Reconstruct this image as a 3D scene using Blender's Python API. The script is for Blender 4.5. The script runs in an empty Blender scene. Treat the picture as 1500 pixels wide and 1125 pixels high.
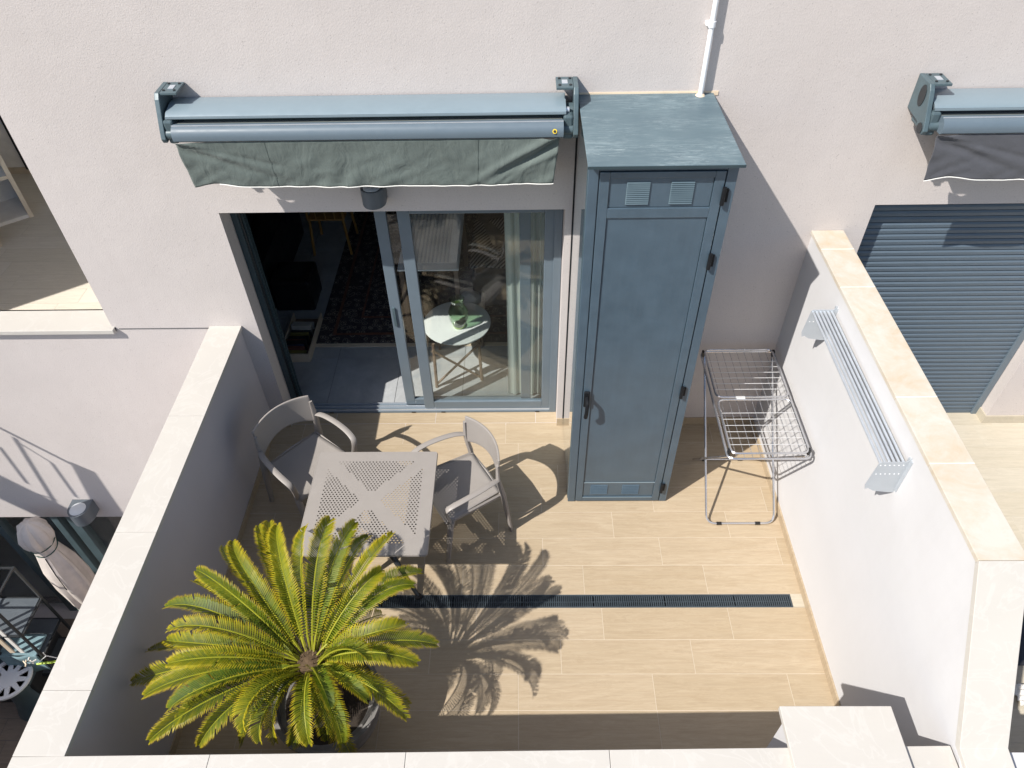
import bpy, bmesh, math, random
from math import sin, cos, pi, sqrt, radians
from mathutils import Vector, Matrix, noise
random.seed(7)
scn = bpy.context.scene
COL = scn.collection

# ------------------------------------------------------------------ camera
RX = Matrix(((0.99948, 0.0, 0.0), (0, 1, 0), (0, 0, 1)))
def cam_matrix(yaw, pitch, roll):
    rz = Matrix.Rotation(yaw, 3, 'Z'); rx = Matrix.Rotation(pitch, 3, 'X')
    base = Matrix(((1, 0, 0), (0, 0, -1), (0, 1, 0)))
    rr = Matrix.Rotation(roll, 3, 'Z')
    return rz @ rx @ base @ rr
cam_d = bpy.data.cameras.new('camera'); cam = bpy.data.objects.new('camera', cam_d); COL.objects.link(cam)
cam_d.sensor_width = 36.0; cam_d.lens = 1071.71 / 1500 * 36
cam_d.clip_start = 0.05; cam_d.clip_end = 400
cam.matrix_world = Matrix.Translation((0, -4.2, 4.6944)) @ cam_matrix(0.0222504, -0.7847683, -0.0227598).to_4x4()
scn.camera = cam
scn.render.resolution_x = 1024; scn.render.resolution_y = 768

# ------------------------------------------------------------------ light
SD = Vector((0.76, 0.53, -1.0)).normalized()          # direction in which sunlight travels
w = bpy.data.worlds.new('World'); scn.world = w; w.use_nodes = True
nt = w.node_tree; bg = nt.nodes['Background']
sky = nt.nodes.new('ShaderNodeTexSky'); sky.sky_type = 'NISHITA'; sky.sun_disc = False
sky.sun_elevation = math.asin(-SD.z); sky.sun_rotation = math.atan2(-SD.x, -SD.y)
nt.links.new(sky.outputs[0], bg.inputs[0]); bg.inputs[1].default_value = 0.094
sun_d = bpy.data.lights.new('sun', 'SUN'); sun_d.energy = 4.0; sun_d.angle = radians(0.5); sun_d.color = (1, 0.955, 0.89)
sun = bpy.data.objects.new('sun', sun_d); COL.objects.link(sun)
sun.rotation_euler = SD.to_track_quat('-Z', 'Y').to_euler(); sun.location = (-6, -6, 9)
vs = scn.view_settings; vs.view_transform = 'Standard'; vs.look = 'None'; vs.gamma = 1; vs.exposure = 0.75
vs.use_curve_mapping = False

# ------------------------------------------------------------------ materials
MATS = {}
class NB:
    def __init__(s, name):
        s.m = bpy.data.materials.new(name); s.m.use_nodes = True; s.t = s.m.node_tree
        s.b = s.t.nodes['Principled BSDF']; s.out = s.t.nodes['Material Output']
    def n(s, typ, **kw):
        nd = s.t.nodes.new(typ)
        for k, v in kw.items():
            if k.startswith('i_'): nd.inputs[k[2:].replace('_', ' ')].default_value = v
            else: setattr(nd, k, v)
        return nd
    def l(s, a, b): s.t.links.new(a, b)
    def coord(s, scale=(1, 1, 1), kind='Object', rnd=False, rot=(0, 0, 0)):
        tc = s.n('ShaderNodeTexCoord'); mp = s.n('ShaderNodeMapping')
        mp.inputs['Scale'].default_value = scale; mp.inputs['Rotation'].default_value = rot
        s.l(tc.outputs[kind], mp.inputs['Vector'])
        if rnd:
            oi = s.n('ShaderNodeObjectInfo'); mul = s.n('ShaderNodeVectorMath', operation='SCALE'); mul.inputs[0].default_value = (37, 91, 13)
            s.l(oi.outputs['Random'], mul.inputs['Scale'])
            add = s.n('ShaderNodeVectorMath', operation='ADD'); s.l(mp.outputs[0], add.inputs[0]); s.l(mul.outputs[0], add.inputs[1])
            return add.outputs[0]
        return mp.outputs[0]
    def noise(s, vec, scale=5, detail=4, rough=.55, dist=0):
        nd = s.n('ShaderNodeTexNoise'); nd.inputs['Scale'].default_value = scale; nd.inputs['Detail'].default_value = detail
        nd.inputs['Roughness'].default_value = rough; nd.inputs['Distortion'].default_value = dist
        s.l(vec, nd.inputs['Vector']); return nd.outputs['Fac']
    def ramp(s, fac, stops):
        r = s.n('ShaderNodeValToRGB'); el = r.color_ramp.elements
        while len(el) < len(stops): el.new(0.5)
        for e, (p, c) in zip(el, stops):
            e.position = p; e.color = (c[0], c[1], c[2], 1) if hasattr(c, '__len__') else (c, c, c, 1)
        s.l(fac, r.inputs[0]); return r.outputs[0]
    def mix(s, fac, a, b, mode='MIX'):
        m = s.n('ShaderNodeMix', data_type='RGBA', blend_type=mode)
        if isinstance(fac, (int, float)): m.inputs[0].default_value = fac
        else: s.l(fac, m.inputs[0])
        for v, i in ((a, 6), (b, 7)):
            if hasattr(v, 'is_linked'): s.l(v, m.inputs[i])
            else: m.inputs[i].default_value = (v[0], v[1], v[2], 1)
        return m.outputs[2]
    def bump(s, h, strength=.3, dist=.01, prev=None):
        b = s.n('ShaderNodeBump'); b.inputs['Strength'].default_value = strength; b.inputs['Distance'].default_value = dist
        s.l(h, b.inputs['Height'])
        if prev: s.l(prev, b.inputs['Normal'])
        s.l(b.outputs[0], s.b.inputs['Normal']); return b.outputs[0]
    def fin(s, col=None, rough=.6, metal=0, spec=.5, coat=0, coat_r=.05):
        if col is not None:
            if hasattr(col, 'is_linked'): s.l(col, s.b.inputs['Base Color'])
            else: s.b.inputs['Base Color'].default_value = (col[0], col[1], col[2], 1)
        if hasattr(rough, 'is_linked'): s.l(rough, s.b.inputs['Roughness'])
        else: s.b.inputs['Roughness'].default_value = rough
        s.b.inputs['Metallic'].default_value = metal
        s.b.inputs['Specular IOR Level'].default_value = spec
        if coat: s.b.inputs['Coat Weight'].default_value = coat; s.b.inputs['Coat Roughness'].default_value = coat_r
        MATS[s.m.name] = s.m; return s.m

def m_stucco(name, base, pit=True, bumpk=.5):
    b = NB(name); v = b.coord()
    big = b.noise(v, 1.1, 5, .6); fine = b.noise(v, 95, 3, .6); med = b.noise(v, 9, 4, .6)
    c = b.mix(b.ramp(big, [(.32, 0), (.68, 1)]), [x * .955 for x in base], [min(1, x * 1.035) for x in base])
    c = b.mix(b.ramp(med, [(.3, .0), (.75, .28)]), c, [base[0] * .93, base[1] * .92, base[2] * .93])
    st = b.noise(b.coord((3.2, 3.2, .22)), 1.6, 5, .65)
    c = b.mix(b.ramp(st, [(.5, 0), (.8, .22)]), c, [base[0] * .86, base[1] * .84, base[2] * .82])
    if pit:
        vo = b.n('ShaderNodeTexVoronoi'); vo.inputs['Scale'].default_value = 60; b.l(v, vo.inputs['Vector'])
        pf = b.ramp(vo.outputs['Distance'], [(.09, 1), (.22, 0)])
        sel = b.ramp(b.noise(v, 34, 2), [(.53, 0), (.60, .8)])
        m = b.mix(sel, (0, 0, 0), pf)
        c = b.mix(m, c, [x * .5 for x in base])
        c = b.mix(b.ramp(fine, [(.35, .35), (.55, 0)]), c, [x * .8 for x in base])
    n1 = b.bump(b.noise(v, 170, 2, .5), bumpk * .6, .003)
    vb = b.n('ShaderNodeTexVoronoi'); vb.inputs['Scale'].default_value = 120; b.l(v, vb.inputs['Vector'])
    n1 = b.bump(vb.outputs['Distance'], bumpk * .35, .003, n1)
    b.bump(b.noise(v, 3, 3), .2, .02, n1)
    return b.fin(c, .92, spec=.2)

m_stucco('render_wall', (.540, .496, .474))
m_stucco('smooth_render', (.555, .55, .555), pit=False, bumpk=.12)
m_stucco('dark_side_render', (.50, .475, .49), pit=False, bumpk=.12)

def m_stone(name, base, vein, stain=None, joints=False):
    b = NB(name); v = b.coord(rnd=True)
    big = b.noise(v, 2.2, 6, .62, .6)
    c = b.mix(b.ramp(big, [(.3, 0), (.7, 1)]), [x * .94 for x in base], base)
    ve = b.noise(v, 3.1, 7, .55, 2.2)
    c = b.mix(b.ramp(ve, [(.47, 0), (.5, .34), (.53, 0)]), c, vein)
    if stain:
        sf = b.noise(b.coord(rnd=True), 4.2, 8, .72, .4)
        c = b.mix(b.ramp(sf, [(.42, 0), (.68, .9)]), c, stain)
    b.bump(b.noise(v, 60, 3), .08, .004)
    return b.fin(c, .55, spec=.35)
m_stone('cream_marble', (.490, .465, .425), (.555, .535, .50))
m_stone('stained_marble', (.54, .505, .445), (.56, .53, .48), (.47, .38, .265))

def m_woodtile(name, c0, c1, c2, rough=.5):
    b = NB(name); v = b.coord((.5, 4.2, 1), rnd=True)
    g = b.noise(v, 6, 8, .66, 1.3); g2 = b.noise(b.coord((.55, 13, 1), rnd=True), 6, 5, .6, .6); g3 = b.noise(b.coord((.8, 2.0, 1), rnd=True), 2.0, 3, .5, 1.0)
    c = b.mix(b.ramp(g, [(.3, 0), (.7, 1)]), c0, c1)
    c = b.mix(b.ramp(g3, [(.35, 0), (.75, .6)]), c, c2)
    c = b.mix(b.ramp(g2, [(.34, .28), (.58, 0)]), c, [x * .78 for x in c0])
    g4 = b.noise(b.coord((.9, 7, 1), rnd=True), 3.0, 5, .6, 2.6)
    c = b.mix(b.ramp(g4, [(.46, 0), (.5, .22), (.54, 0)]), c, [min(1, x * 1.12) for x in c1])
    c = b.mix(b.ramp(g4, [(.56, 0), (.6, .20), (.64, 0)]), c, [x * .78 for x in c0])
    oi = b.n('ShaderNodeObjectInfo'); rr = b.ramp(oi.outputs['Random'], [(0, (.955, .945, .925)), (1, (1.02, 1.02, 1.03))])
    c = b.mix(1.0, c, rr, 'MULTIPLY')
    b.bump(g2, .12, .002)
    return b.fin(c, rough, spec=.35)
m_woodtile('oak_tile', (.362, .280, .186), (.440, .360, .256), (.385, .308, .208))
m_woodtile('pale_tile', (.44, .40, .32), (.50, .46, .38), (.47, .42, .33))
m_woodtile('loggia_tile', (.58, .53, .45), (.66, .61, .53), (.60, .55, .47))
m_woodtile('brown_tile', (.20, .16, .125), (.27, .22, .175), (.22, .17, .13))

def m_plain(name, col, rough=.5, metal=0, spec=.5, var=.08, coat=0, bump=0, nscale=7, coat_r=.05):
    b = NB(name); v = b.coord(rnd=True)
    c = b.mix(b.ramp(b.noise(v, nscale, 5, .6), [(.3, 0), (.7, 1)]), [x * (1 - var) for x in col], [min(1, x * (1 + var)) for x in col])
    if name == 'blue_grey_paint': c = b.mix(b.ramp(b.noise(b.coord((9, 9, .5)), 5, 5, .7), [(.45, 0), (.75, .2)]), c, [x * 1.35 for x in col])
    r = b.ramp(b.noise(v, nscale * 2, 4), [(.3, max(0.02, rough - .06)), (.7, min(1, rough + .08))])
    if bump: b.bump(b.noise(v, 120, 3), bump, .003)
    return b.fin(c, r, metal, spec, coat, coat_r)
m_plain('grout', (.50, .43, .335), .9); m_plain('pale_grout', (.46, .43, .36), .9); m_plain('dark_grout', (.10, .10, .10), .9)
m_plain('blue_grey_paint', (.058, .090, .120), .38, 0, .5, .10, coat=.25, bump=.03, coat_r=.2)
m_plain('side_gloss_paint', (.075, .12, .14), .05, 0, 1.0, .05, coat=1.0, coat_r=.02)
m_plain('door_frame_grey', (.12, .155, .185), .35, 0, .5, .04, coat=.2, coat_r=.2)
m_plain('awning_metal', (.185, .24, .275), .35, .05, .5, .02, coat=.3, coat_r=.2)
m_plain('cast_metal', (.075, .11, .125), .4, .1, .5, .15, bump=.05)
m_plain('dark_metal', (.018, .021, .024), .45, 0, .5)
m_plain('black_plastic', (.012, .012, .013), .35)
m_plain('taupe_resin', (.275, .252, .232), .45, 0, .4, .03, bump=.04)
m_plain('white_pvc', (.78, .79, .80), .35, 0, .5, .02)
m_plain('lit_louvre_paint', (.105, .15, .175), .35, 0, .5); m_plain('matt_black', (.008, .009, .011), .6, 0, .2)  # cabinet paint lightened, highlights on the upper louvres put into its colour
m_plain('sealant', (.72, .58, .42), .7)
m_plain('chrome', (.62, .62, .64), .2, .9, .5, .05)
m_plain('white_wire', (.5, .5, .5), .35, .1, .5, .02)
m_plain('alu', (.56, .60, .65), .34, .55, .5, .06)
m_plain('alu_plate', (.42, .45, .48), .4, .2, .5, .06)
m_plain('drain_metal', (.05, .065, .078), .45, .2, .5, .15)
m_plain('drain_dark', (.012, .014, .016), .7)
m_plain('yellow_sticker', (.75, .55, .04), .5); m_plain('white_trim', (.75, .74, .70), .7)
m_plain('shutter_grey', (.085, .115, .145), .42, 0, .45, .04, coat=.1, coat_r=.3)
m_plain('pot_clay', (.18, .172, .165), .95, 0, .15, .25, bump=.3, nscale=12)
m_plain('soil', (.03, .022, .016), .95, bump=.8)
m_plain('heart_scale', (.20, .14, .09), .8, 0, .2, .5, nscale=60); m_plain('trunk_brown', (.09, .06, .035), .9, 0, .2, .35, bump=.8, nscale=20)
m_plain('light_grey_lamp', (.085, .10, .115), .4); m_plain('lamp_lens', (.55, .58, .60), .15, coat=.6)
m_plain('interior_wall', (.40, .39, .38), .9); m_plain('white_lacquer', (.82, .82, .80), .45)
m_plain('frosted_top', (.66, .68, .67), .08, 0, .7, .02, coat=.5); m_plain('timber_leg', (.16, .11, .08), .5)
m_plain('yellow_wood', (.42, .22, .06), .45); m_plain('striped_sofa', (.16, .14, .13), .9, 0, .2, .4, bump=.4)
m_plain('cream_cover', (.60, .54, .49), .85, 0, .2, .10, bump=.3); m_plain('dark_green_cord', (.03, .075, .06), .7)
m_plain('cream_panel', (.74, .64, .50), .6); m_plain('beige_panel', (.60, .50, .38), .6); m_plain('room_white', (.84, .81, .77), .8)
m_plain('bright_green', (.12, .42, .10), .5, var=.3); m_plain('lime_plastic', (.45, .62, .06), .5); m_plain('brown_leather', (.14, .06, .04), .5, var=.4)
m_plain('cloth_blue', (.16, .25, .28), .9, var=.25, bump=.3); m_plain('cloth_white', (.72, .70, .66), .9, var=.05, bump=.3)
m_plain('outside_ground', (.20, .18, .15), .95, var=.2, nscale=1.5)
m_plain('book_red', (.12, .05, .04), .6); m_plain('book_blue', (.04, .06, .11), .6); m_plain('book_pale', (.42, .40, .36), .6); m_plain('book_ochre', (.20, .17, .05), .6)
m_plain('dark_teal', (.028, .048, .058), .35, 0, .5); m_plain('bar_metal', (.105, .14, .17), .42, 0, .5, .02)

def m_stonefloor():
    b = NB('slate_tile'); v = b.coord(rnd=True)
    n1 = b.noise(v, 3.2, 8, .68, .7)
    c = b.mix(b.ramp(n1, [(.3, 0), (.7, 1)]), (.27, .285, .30), (.43, .445, .455))
    c = b.mix(b.ramp(b.noise(v, 2.4, 8, .6, 2.5), [(.48, 0), (.5, .5), (.52, 0)]), c, (.34, .35, .35))
    return b.fin(c, .35, spec=.5)
m_stonefloor()

def m_roof():
    b = NB('scuffed_roof_paint'); v = b.coord((1, 1, 1))
    a = b.noise(b.coord((1.4, 6, 1), rot=(0, 0, .3)), 3.0, 9, .78, 2.6)
    a2 = b.noise(b.coord((2, 20, 1), rot=(0, 0, -.35)), 3.5, 8, .8, 1.6)
    p = b.noise(v, 2.1, 4, .6)
    c = b.mix(b.ramp(p, [(.3, 0), (.7, 1)]), (.078, .118, .142), (.105, .155, .178))
    mk = b.ramp(b.noise(b.coord((1, 1.6, 1)), 3.4, 3, .5), [(.38, .12), (.62, 1)])
    f1 = b.mix(1.0, b.ramp(a, [(.46, 0), (.70, .7)]), mk, 'MULTIPLY'); f2 = b.mix(1.0, b.ramp(a2, [(.52, 0), (.68, .95)]), mk, 'MULTIPLY')
    c = b.mix(f1, c, (.21, .275, .30)); c = b.mix(f2, c, (.30, .36, .375))
    edge = b.n('ShaderNodeTexCoord'); sep = b.n('ShaderNodeSeparateXYZ'); b.l(edge.outputs['Object'], sep.inputs[0])
    ef = b.ramp(sep.outputs['Y'], [(-.0, 1), (1, 1)])
    b.bump(a2, .06, .002)
    return b.fin(c, .5, spec=.4)
m_roof()

def m_fabric(name, col, w1=.35):
    b = NB(name); v = b.coord()
    big = b.noise(v, 3.2, 5, .6, .8)
    c = b.mix(b.ramp(big, [(.3, 0), (.7, 1)]), [x * .82 for x in col], [x * 1.12 for x in col])
    c = b.mix(b.ramp(b.noise(b.coord((1, 1, 2.5)), 14, 5, .65), [(.5, 0), (.8, .3)]), c, [x * 1.45 for x in col])
    n1 = b.bump(b.noise(v, 260, 2), .25, .002)
    b.bump(b.noise(b.coord((1, 1, .6), rot=(0, .6, 0)), 11, 4, .55, .8), w1, .03, n1)
    b.b.inputs['Sheen Weight'].default_value = .2
    return b.fin(c, .85, spec=.2)
m_fabric('lit_canvas', (.21, .23, .20)); m_fabric('green_grey_canvas', (.102, .124, .115)); m_fabric('charcoal_canvas', (.075, .078, .09), .2)  # first canvas is paler: sunlight on the strip put into its colour

def m_curtain():
    b = NB('sheer_curtain'); tr = b.n('ShaderNodeBsdfTranslucent'); tr.inputs[0].default_value = (.86, .93, .88, 1)
    mx = b.n('ShaderNodeMixShader'); mx.inputs[0].default_value = .5
    b.fin((.85, .90, .86), .9); b.l(b.b.outputs[0], mx.inputs[1]); b.l(tr.outputs[0], mx.inputs[2]); b.l(mx.outputs[0], b.out.inputs[0])
m_curtain()

def m_glass(name, tint, refl=1.0, rough=.0):
    b = NB(name); tr = b.n('ShaderNodeBsdfTransparent'); tr.inputs[0].default_value = (*tint, 1)
    gl = b.n('ShaderNodeBsdfGlossy'); gl.inputs['Roughness'].default_value = rough; gl.inputs[0].default_value = (1, 1, 1, 1)
    fr = b.n('ShaderNodeFresnel'); ge = b.n('ShaderNodeNewGeometry'); mr = b.n('ShaderNodeMapRange')   # same reflectance from both faces
    mr.inputs['To Min'].default_value = 1.52; mr.inputs['To Max'].default_value = 1 / 1.52
    b.l(ge.outputs['Backfacing'], mr.inputs['Value']); b.l(mr.outputs[0], fr.inputs[0])
    mu = b.n('ShaderNodeMath', operation='MULTIPLY'); mu.inputs[1].default_value = refl; b.l(fr.outputs[0], mu.inputs[0])
    mx = b.n('ShaderNodeMixShader'); b.l(mu.outputs[0], mx.inputs[0]); b.l(tr.outputs[0], mx.inputs[1]); b.l(gl.outputs[0], mx.inputs[2])
    b.l(mx.outputs[0], b.out.inputs[0]); MATS[name] = b.m
m_glass('window_glass', (.955, .972, .965), 1.0); m_glass('green_glass', (.80, .90, .80), 1.8, .02)

def m_frond():
    b = NB('cycad_leaf')
    at = b.n('ShaderNodeAttribute'); at.attribute_name = 'tint'
    sp = b.n('ShaderNodeSeparateColor'); b.l(at.outputs['Color'], sp.inputs[0])
    v = b.coord(rnd=True); n = b.noise(v, 7, 4, .6)
    g = b.mix(b.ramp(n, [(.3, 0), (.7, 1)]), (.018, .058, .006), (.058, .122, .008))
    oi = b.n('ShaderNodeObjectInfo')
    g = b.mix(b.ramp(oi.outputs['Random'], [(.2, 0), (1, .6)]), g, (.13, .18, .008))
    c = b.mix(sp.outputs[0], g, (.66, .50, .015))       # yellowing leaflet tips
    c = b.mix(sp.outputs[1], c, (.34, .34, .03))       # rachis
    c = b.mix(sp.outputs[2], c, (.20, .10, .03))        # brown dry tip
    tr = b.n('ShaderNodeBsdfTranslucent')
    tl = b.mix(1.0, c, (1.35, 1.25, .5), 'MULTIPLY'); b.l(tl, tr.inputs[0])
    mx = b.n('ShaderNodeMixShader'); mx.inputs[0].default_value = .26
    b.fin(c, .5, spec=.25)
    b.l(b.b.outputs[0], mx.inputs[1]); b.l(tr.outputs[0], mx.inputs[2]); b.l(mx.outputs[0], b.out.inputs[0])
m_frond()

def m_rug():
    b = NB('persian_rug'); v = b.coord()
    vo = b.n('ShaderNodeTexVoronoi'); vo.inputs['Scale'].default_value = 16; b.l(v, vo.inputs['Vector'])
    f = b.ramp(vo.outputs['Distance'], [(.12, 1), (.2, 0), (.34, 0), (.40, .8), (.46, 0)])
    wv = b.n('ShaderNodeTexNoise'); wv.inputs['Scale'].default_value = 22; wv.inputs['Distortion'].default_value = 3; b.l(v, wv.inputs['Vector'])
    f2 = b.ramp(wv.outputs['Fac'], [(.47, 0), (.5, .8), (.53, 0)])
    c = b.mix(f, (.042, .038, .046), (.36, .33, .27)); c = b.mix(f2, c, (.22, .17, .13))
    return b.fin(c, .95, spec=.1)
m_rug()
def m_stripes():
    b = NB('striped_throw'); wv = b.n('ShaderNodeTexWave'); wv.inputs['Scale'].default_value = 9; wv.inputs['Distortion'].default_value = 1.5; wv.inputs['Detail'].default_value = 2
    b.l(b.coord((1, 1, 1), rot=(0, 0, .5)), wv.inputs['Vector'])
    c = b.mix(b.ramp(wv.outputs['Fac'], [(.35, 0), (.5, 1)]), (.07, .06, .065), (.36, .33, .30)); return b.fin(c, .95, spec=.1)
m_stripes()

# ------------------------------------------------------------------ geometry helpers
class MB:
    def __init__(s): s.v = []; s.f = []
    def add(s, vs, fs):
        o = len(s.v); s.v += [tuple(p) for p in vs]; s.f += [tuple(i + o for i in f) for f in fs]; return s
    def box(s, x0, x1, y0, y1, z0, z1):
        return s.add([(x0, y0, z0), (x1, y0, z0), (x1, y1, z0), (x0, y1, z0), (x0, y0, z1), (x1, y0, z1), (x1, y1, z1), (x0, y1, z1)],
                     [(0, 3, 2, 1), (4, 5, 6, 7), (0, 1, 5, 4), (1, 2, 6, 5), (2, 3, 7, 6), (3, 0, 4, 7)])
    def prism(s, poly, lo, hi, axis=2):           # polygon (2d) extruded along axis
        n = len(poly); P = []
        for h in (lo, hi):
            for a, b in poly:
                P.append({2: (a, b, h), 1: (a, h, b), 0: (h, a, b)}[axis])
        F = [tuple(range(n - 1, -1, -1)), tuple(range(n, 2 * n))] + [(i, (i + 1) % n, n + (i + 1) % n, n + i) for i in range(n)]
        return s.add(P, F)
    def tube(s, pts, r, n=8, closed=False, cap=True, flat=None):
        pts = [Vector(p) for p in pts]; N = len(pts); base = len(s.v); up0 = None; rr = r if hasattr(r, '__len__') else [r] * N
        for i, p in enumerate(pts):
            if closed: d = pts[(i + 1) % N] - pts[i - 1]
            else: d = pts[min(i + 1, N - 1)] - pts[max(i - 1, 0)]
            d.normalize()
            if up0 is None:
                up0 = Vector((0, 0, 1)) if abs(d.z) < .9 else Vector((1, 0, 0))
            a = d.cross(up0)
            if a.length < 1e-4: a = d.cross(Vector((0, 1, 0)))
            a.normalize(); b = a.cross(d).normalized(); up0 = b
            for k in range(n):
                t = 2 * pi * (k + .5) / n
                fa, fb = (1, 1) if flat is None else flat
                s.v.append(tuple(p + (a * cos(t) * fa + b * sin(t) * fb) * rr[i]))
        M = N if closed else N - 1
        for i in range(M):
            for k in range(n):
                a0 = base + i * n + k; a1 = base + i * n + (k + 1) % n; b0 = base + ((i + 1) % N) * n + k; b1 = base + ((i + 1) % N) * n + (k + 1) % n
                s.f.append((a0, a1, b1, b0))
        if cap and not closed:
            s.f.append(tuple(base + k for k in range(n - 1, -1, -1))); s.f.append(tuple(base + (N - 1) * n + k for k in range(n)))
        return s
    def lathe(s, prof, c=(0, 0, 0), n=24):
        base = len(s.v)
        for r, z in prof:
            for k in range(n):
                t = 2 * pi * k / n; s.v.append((c[0] + r * cos(t), c[1] + r * sin(t), c[2] + z))
        for i in range(len(prof) - 1):
            for k in range(n):
                s.f.append((base + i * n + k, base + i * n + (k + 1) % n, base + (i + 1) * n + (k + 1) % n, base + (i + 1) * n + k))
        if prof[0][0] > 1e-4: s.f.append(tuple(base + k for k in range(n - 1, -1, -1)))
        if prof[-1][0] > 1e-4: s.f.append(tuple(base + (len(prof) - 1) * n + k for k in range(n)))
        return s
    def grid(s, fn, nu, nv):
        base = len(s.v)
        for j in range(nv + 1):
            for i in range(nu + 1): s.v.append(tuple(fn(i / nu, j / nv)))
        for j in range(nv):
            for i in range(nu):
                a = base + j * (nu + 1) + i; s.f.append((a, a + 1, a + nu + 2, a + nu + 1))
        return s
    def mesh(s, name, mat, smooth=False):
        me = bpy.data.meshes.new(name); me.from_pydata(s.v, [], s.f); me.materials.append(MATS[mat]); me.update()
        bm = bmesh.new(); bm.from_mesh(me)
        if smooth == 'weld': bmesh.ops.remove_doubles(bm, verts=bm.verts, dist=1e-5)
        bmesh.ops.recalc_face_normals(bm, faces=bm.faces); bm.to_mesh(me); bm.free()
        if smooth:
            for p in me.polygons: p.use_smooth = True
            try: me.set_sharp_from_angle(angle=radians(40))
            except Exception: pass
        return me
    def build(s, name, mat, parent=None, smooth=False, bevel=0, solid=0, loc=None, bseg=2):
        o = bpy.data.objects.new(name, s.mesh(name, mat, smooth)); COL.objects.link(o)
        if parent is not None: o.parent = parent
        if loc: o.location = loc
        if solid:
            md = o.modifiers.new('thickness', 'SOLIDIFY'); md.thickness = solid; md.offset = 0
        if bevel:
            md = o.modifiers.new('bevel', 'BEVEL'); md.width = bevel; md.segments = bseg; md.limit_method = 'ANGLE'; md.angle_limit = radians(35)
            md.harden_normals = False
        return o
def tag(o, label=None, cat=None, group=None, kind=None):
    if label: o['label'] = label
    if cat: o['category'] = cat
    if group: o['group'] = group
    if kind: o['kind'] = kind
    return o
def thing(name, loc, label, cat, group=None, rz=0):
    o = bpy.data.objects.new(name, None); COL.objects.link(o); o.empty_display_size = .1
    o.location = loc; o.rotation_euler = (0, 0, rz); return tag(o, label, cat, group)
def inst(name, me, parent, loc=(0, 0, 0), scale=None, rot=None):
    o = bpy.data.objects.new(name, me); COL.objects.link(o); o.parent = parent; o.location = loc
    if scale: o.scale = scale
    if rot: o.rotation_euler = rot
    return o
def copy_tree(o, parent=None):
    c = o.copy(); COL.objects.link(c)
    if parent is not None: c.parent = parent
    for ch in [x for x in bpy.data.objects if x.parent == o]: copy_tree(ch, c)
    return c
def arc(c, r, a0, a1, n, u, v):
    c, u, v = Vector(c), Vector(u), Vector(v)
    return [c + u * (r * cos(a0 + (a1 - a0) * i / n)) + v * (r * sin(a0 + (a1 - a0) * i / n)) for i in range(n + 1)]
def rounded_loop(pts, r, n=4):                      # closed polyline with rounded corners
    out = []; N = len(pts); pts = [Vector(p) for p in pts]
    for i in range(N):
        p = pts[i]; a = (pts[i - 1] - p).normalized(); b = (pts[(i + 1) % N] - p).normalized()
        for k in range(n + 1):
            t = k / n; q0 = p + a * r; q1 = p + b * r
            out.append(q0 * (1 - t) ** 2 + p * 2 * t * (1 - t) + q1 * t * t)
    return out
def rounded_path(pts, r, n=4):
    pts = [Vector(p) for p in pts]; out = [pts[0]]
    for i in range(1, len(pts) - 1):
        p = pts[i]; a = (pts[i - 1] - p).normalized(); b = (pts[i + 1] - p).normalized()
        for k in range(n + 1):
            t = k / n; out.append((p + a * r) * (1 - t) ** 2 + p * 2 * t * (1 - t) + (p + b * r) * t * t)
    out.append(pts[-1]); return out

# ------------------------------------------------------------------ outside ground, far below
g = MB().box(-60, 60, -60, 40, -4.2, -3.9).build('ground', 'outside_ground'); tag(g, 'bare ground below the terraces', None, None, 'structure')

# ------------------------------------------------------------------ plank floors
def plank_floor(name, x0, x1, rows, L, mat, grout, z, offs, gap=.004, label=None):
    fl = MB().box(x0, x1, min(r[0] for r in rows), max(r[1] for r in rows), z - .16, z - .0012).build(name, grout)
    tag(fl, label, None, None, 'structure'); cache = {}
    for ri, (a, b) in enumerate(rows):
        off = offs[ri] if ri < len(offs) and offs[ri] is not None else random.random() * L
        k = math.floor((x0 - off) / L); xs = off + k * L
        while xs < x1 - 1e-6:
            l0, l1 = max(xs, x0), min(xs + L, x1); xs += L
            if l1 - l0 < .02: continue
            wd, dp = round(l1 - l0 - gap, 3), round(b - a - gap, 3)
            if (wd, dp) not in cache:
                me = MB().box(-wd / 2, wd / 2, -dp / 2, dp / 2, -.006, 0).mesh('tile', mat); cache[(wd, dp)] = me
            inst('tile', cache[(wd, dp)], fl, ((l0 + l1) / 2, (a + b) / 2, z + random.uniform(-.0004, .0004)))
    return fl
rows_b = []; y = -1.602
while y < .26: rows_b.append((y, min(y + .2325, .262))); y += .2325
rows_f = []; y = -1.703; 
while y > -3.04: rows_f.append((y - .2325, y)); y -= .2325
offs_f = [.53, .235, .82, None, None, None]
plank_floor('terrace_floor', -2.14, 1.945, rows_f, .867, 'oak_tile', 'grout', 0, offs_f, label='light oak look plank tiles in front of the drain')
plank_floor('terrace_floor', -2.14, 1.945, rows_b, .867, 'oak_tile', 'grout', 0, [.42, 1.0, .67], label='light oak look plank tiles between drain and house')
# neighbour floors
rr = []; y = .2
while y > -3.3: rr.append((y - .2325, y)); y -= .2325
plank_floor('right_terrace_floor', 2.14, 5.2, rr, .9, 'pale_tile', 'pale_grout', 0, [], label='pale greige plank tiles of the right hand terrace')
rr = []; y = .0
while y > -3.3: rr.append((y - .2325, y)); y -= .2325
plank_floor('left_lower_terrace_floor', -7.2, -2.36, rr, .9, 'brown_tile', 'dark_grout', -3.44, [], label='brown plank tiles of the lower left terrace')
rr = []; y = .19
while y < 3.9: rr.append((y, y + .2325)); y += .2325
plank_floor('loggia_floor', -7.2, -3.0, rr, .9, 'loggia_tile', 'pale_grout', .3, [], label='pale plank tiles of the upper left loggia')

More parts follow.
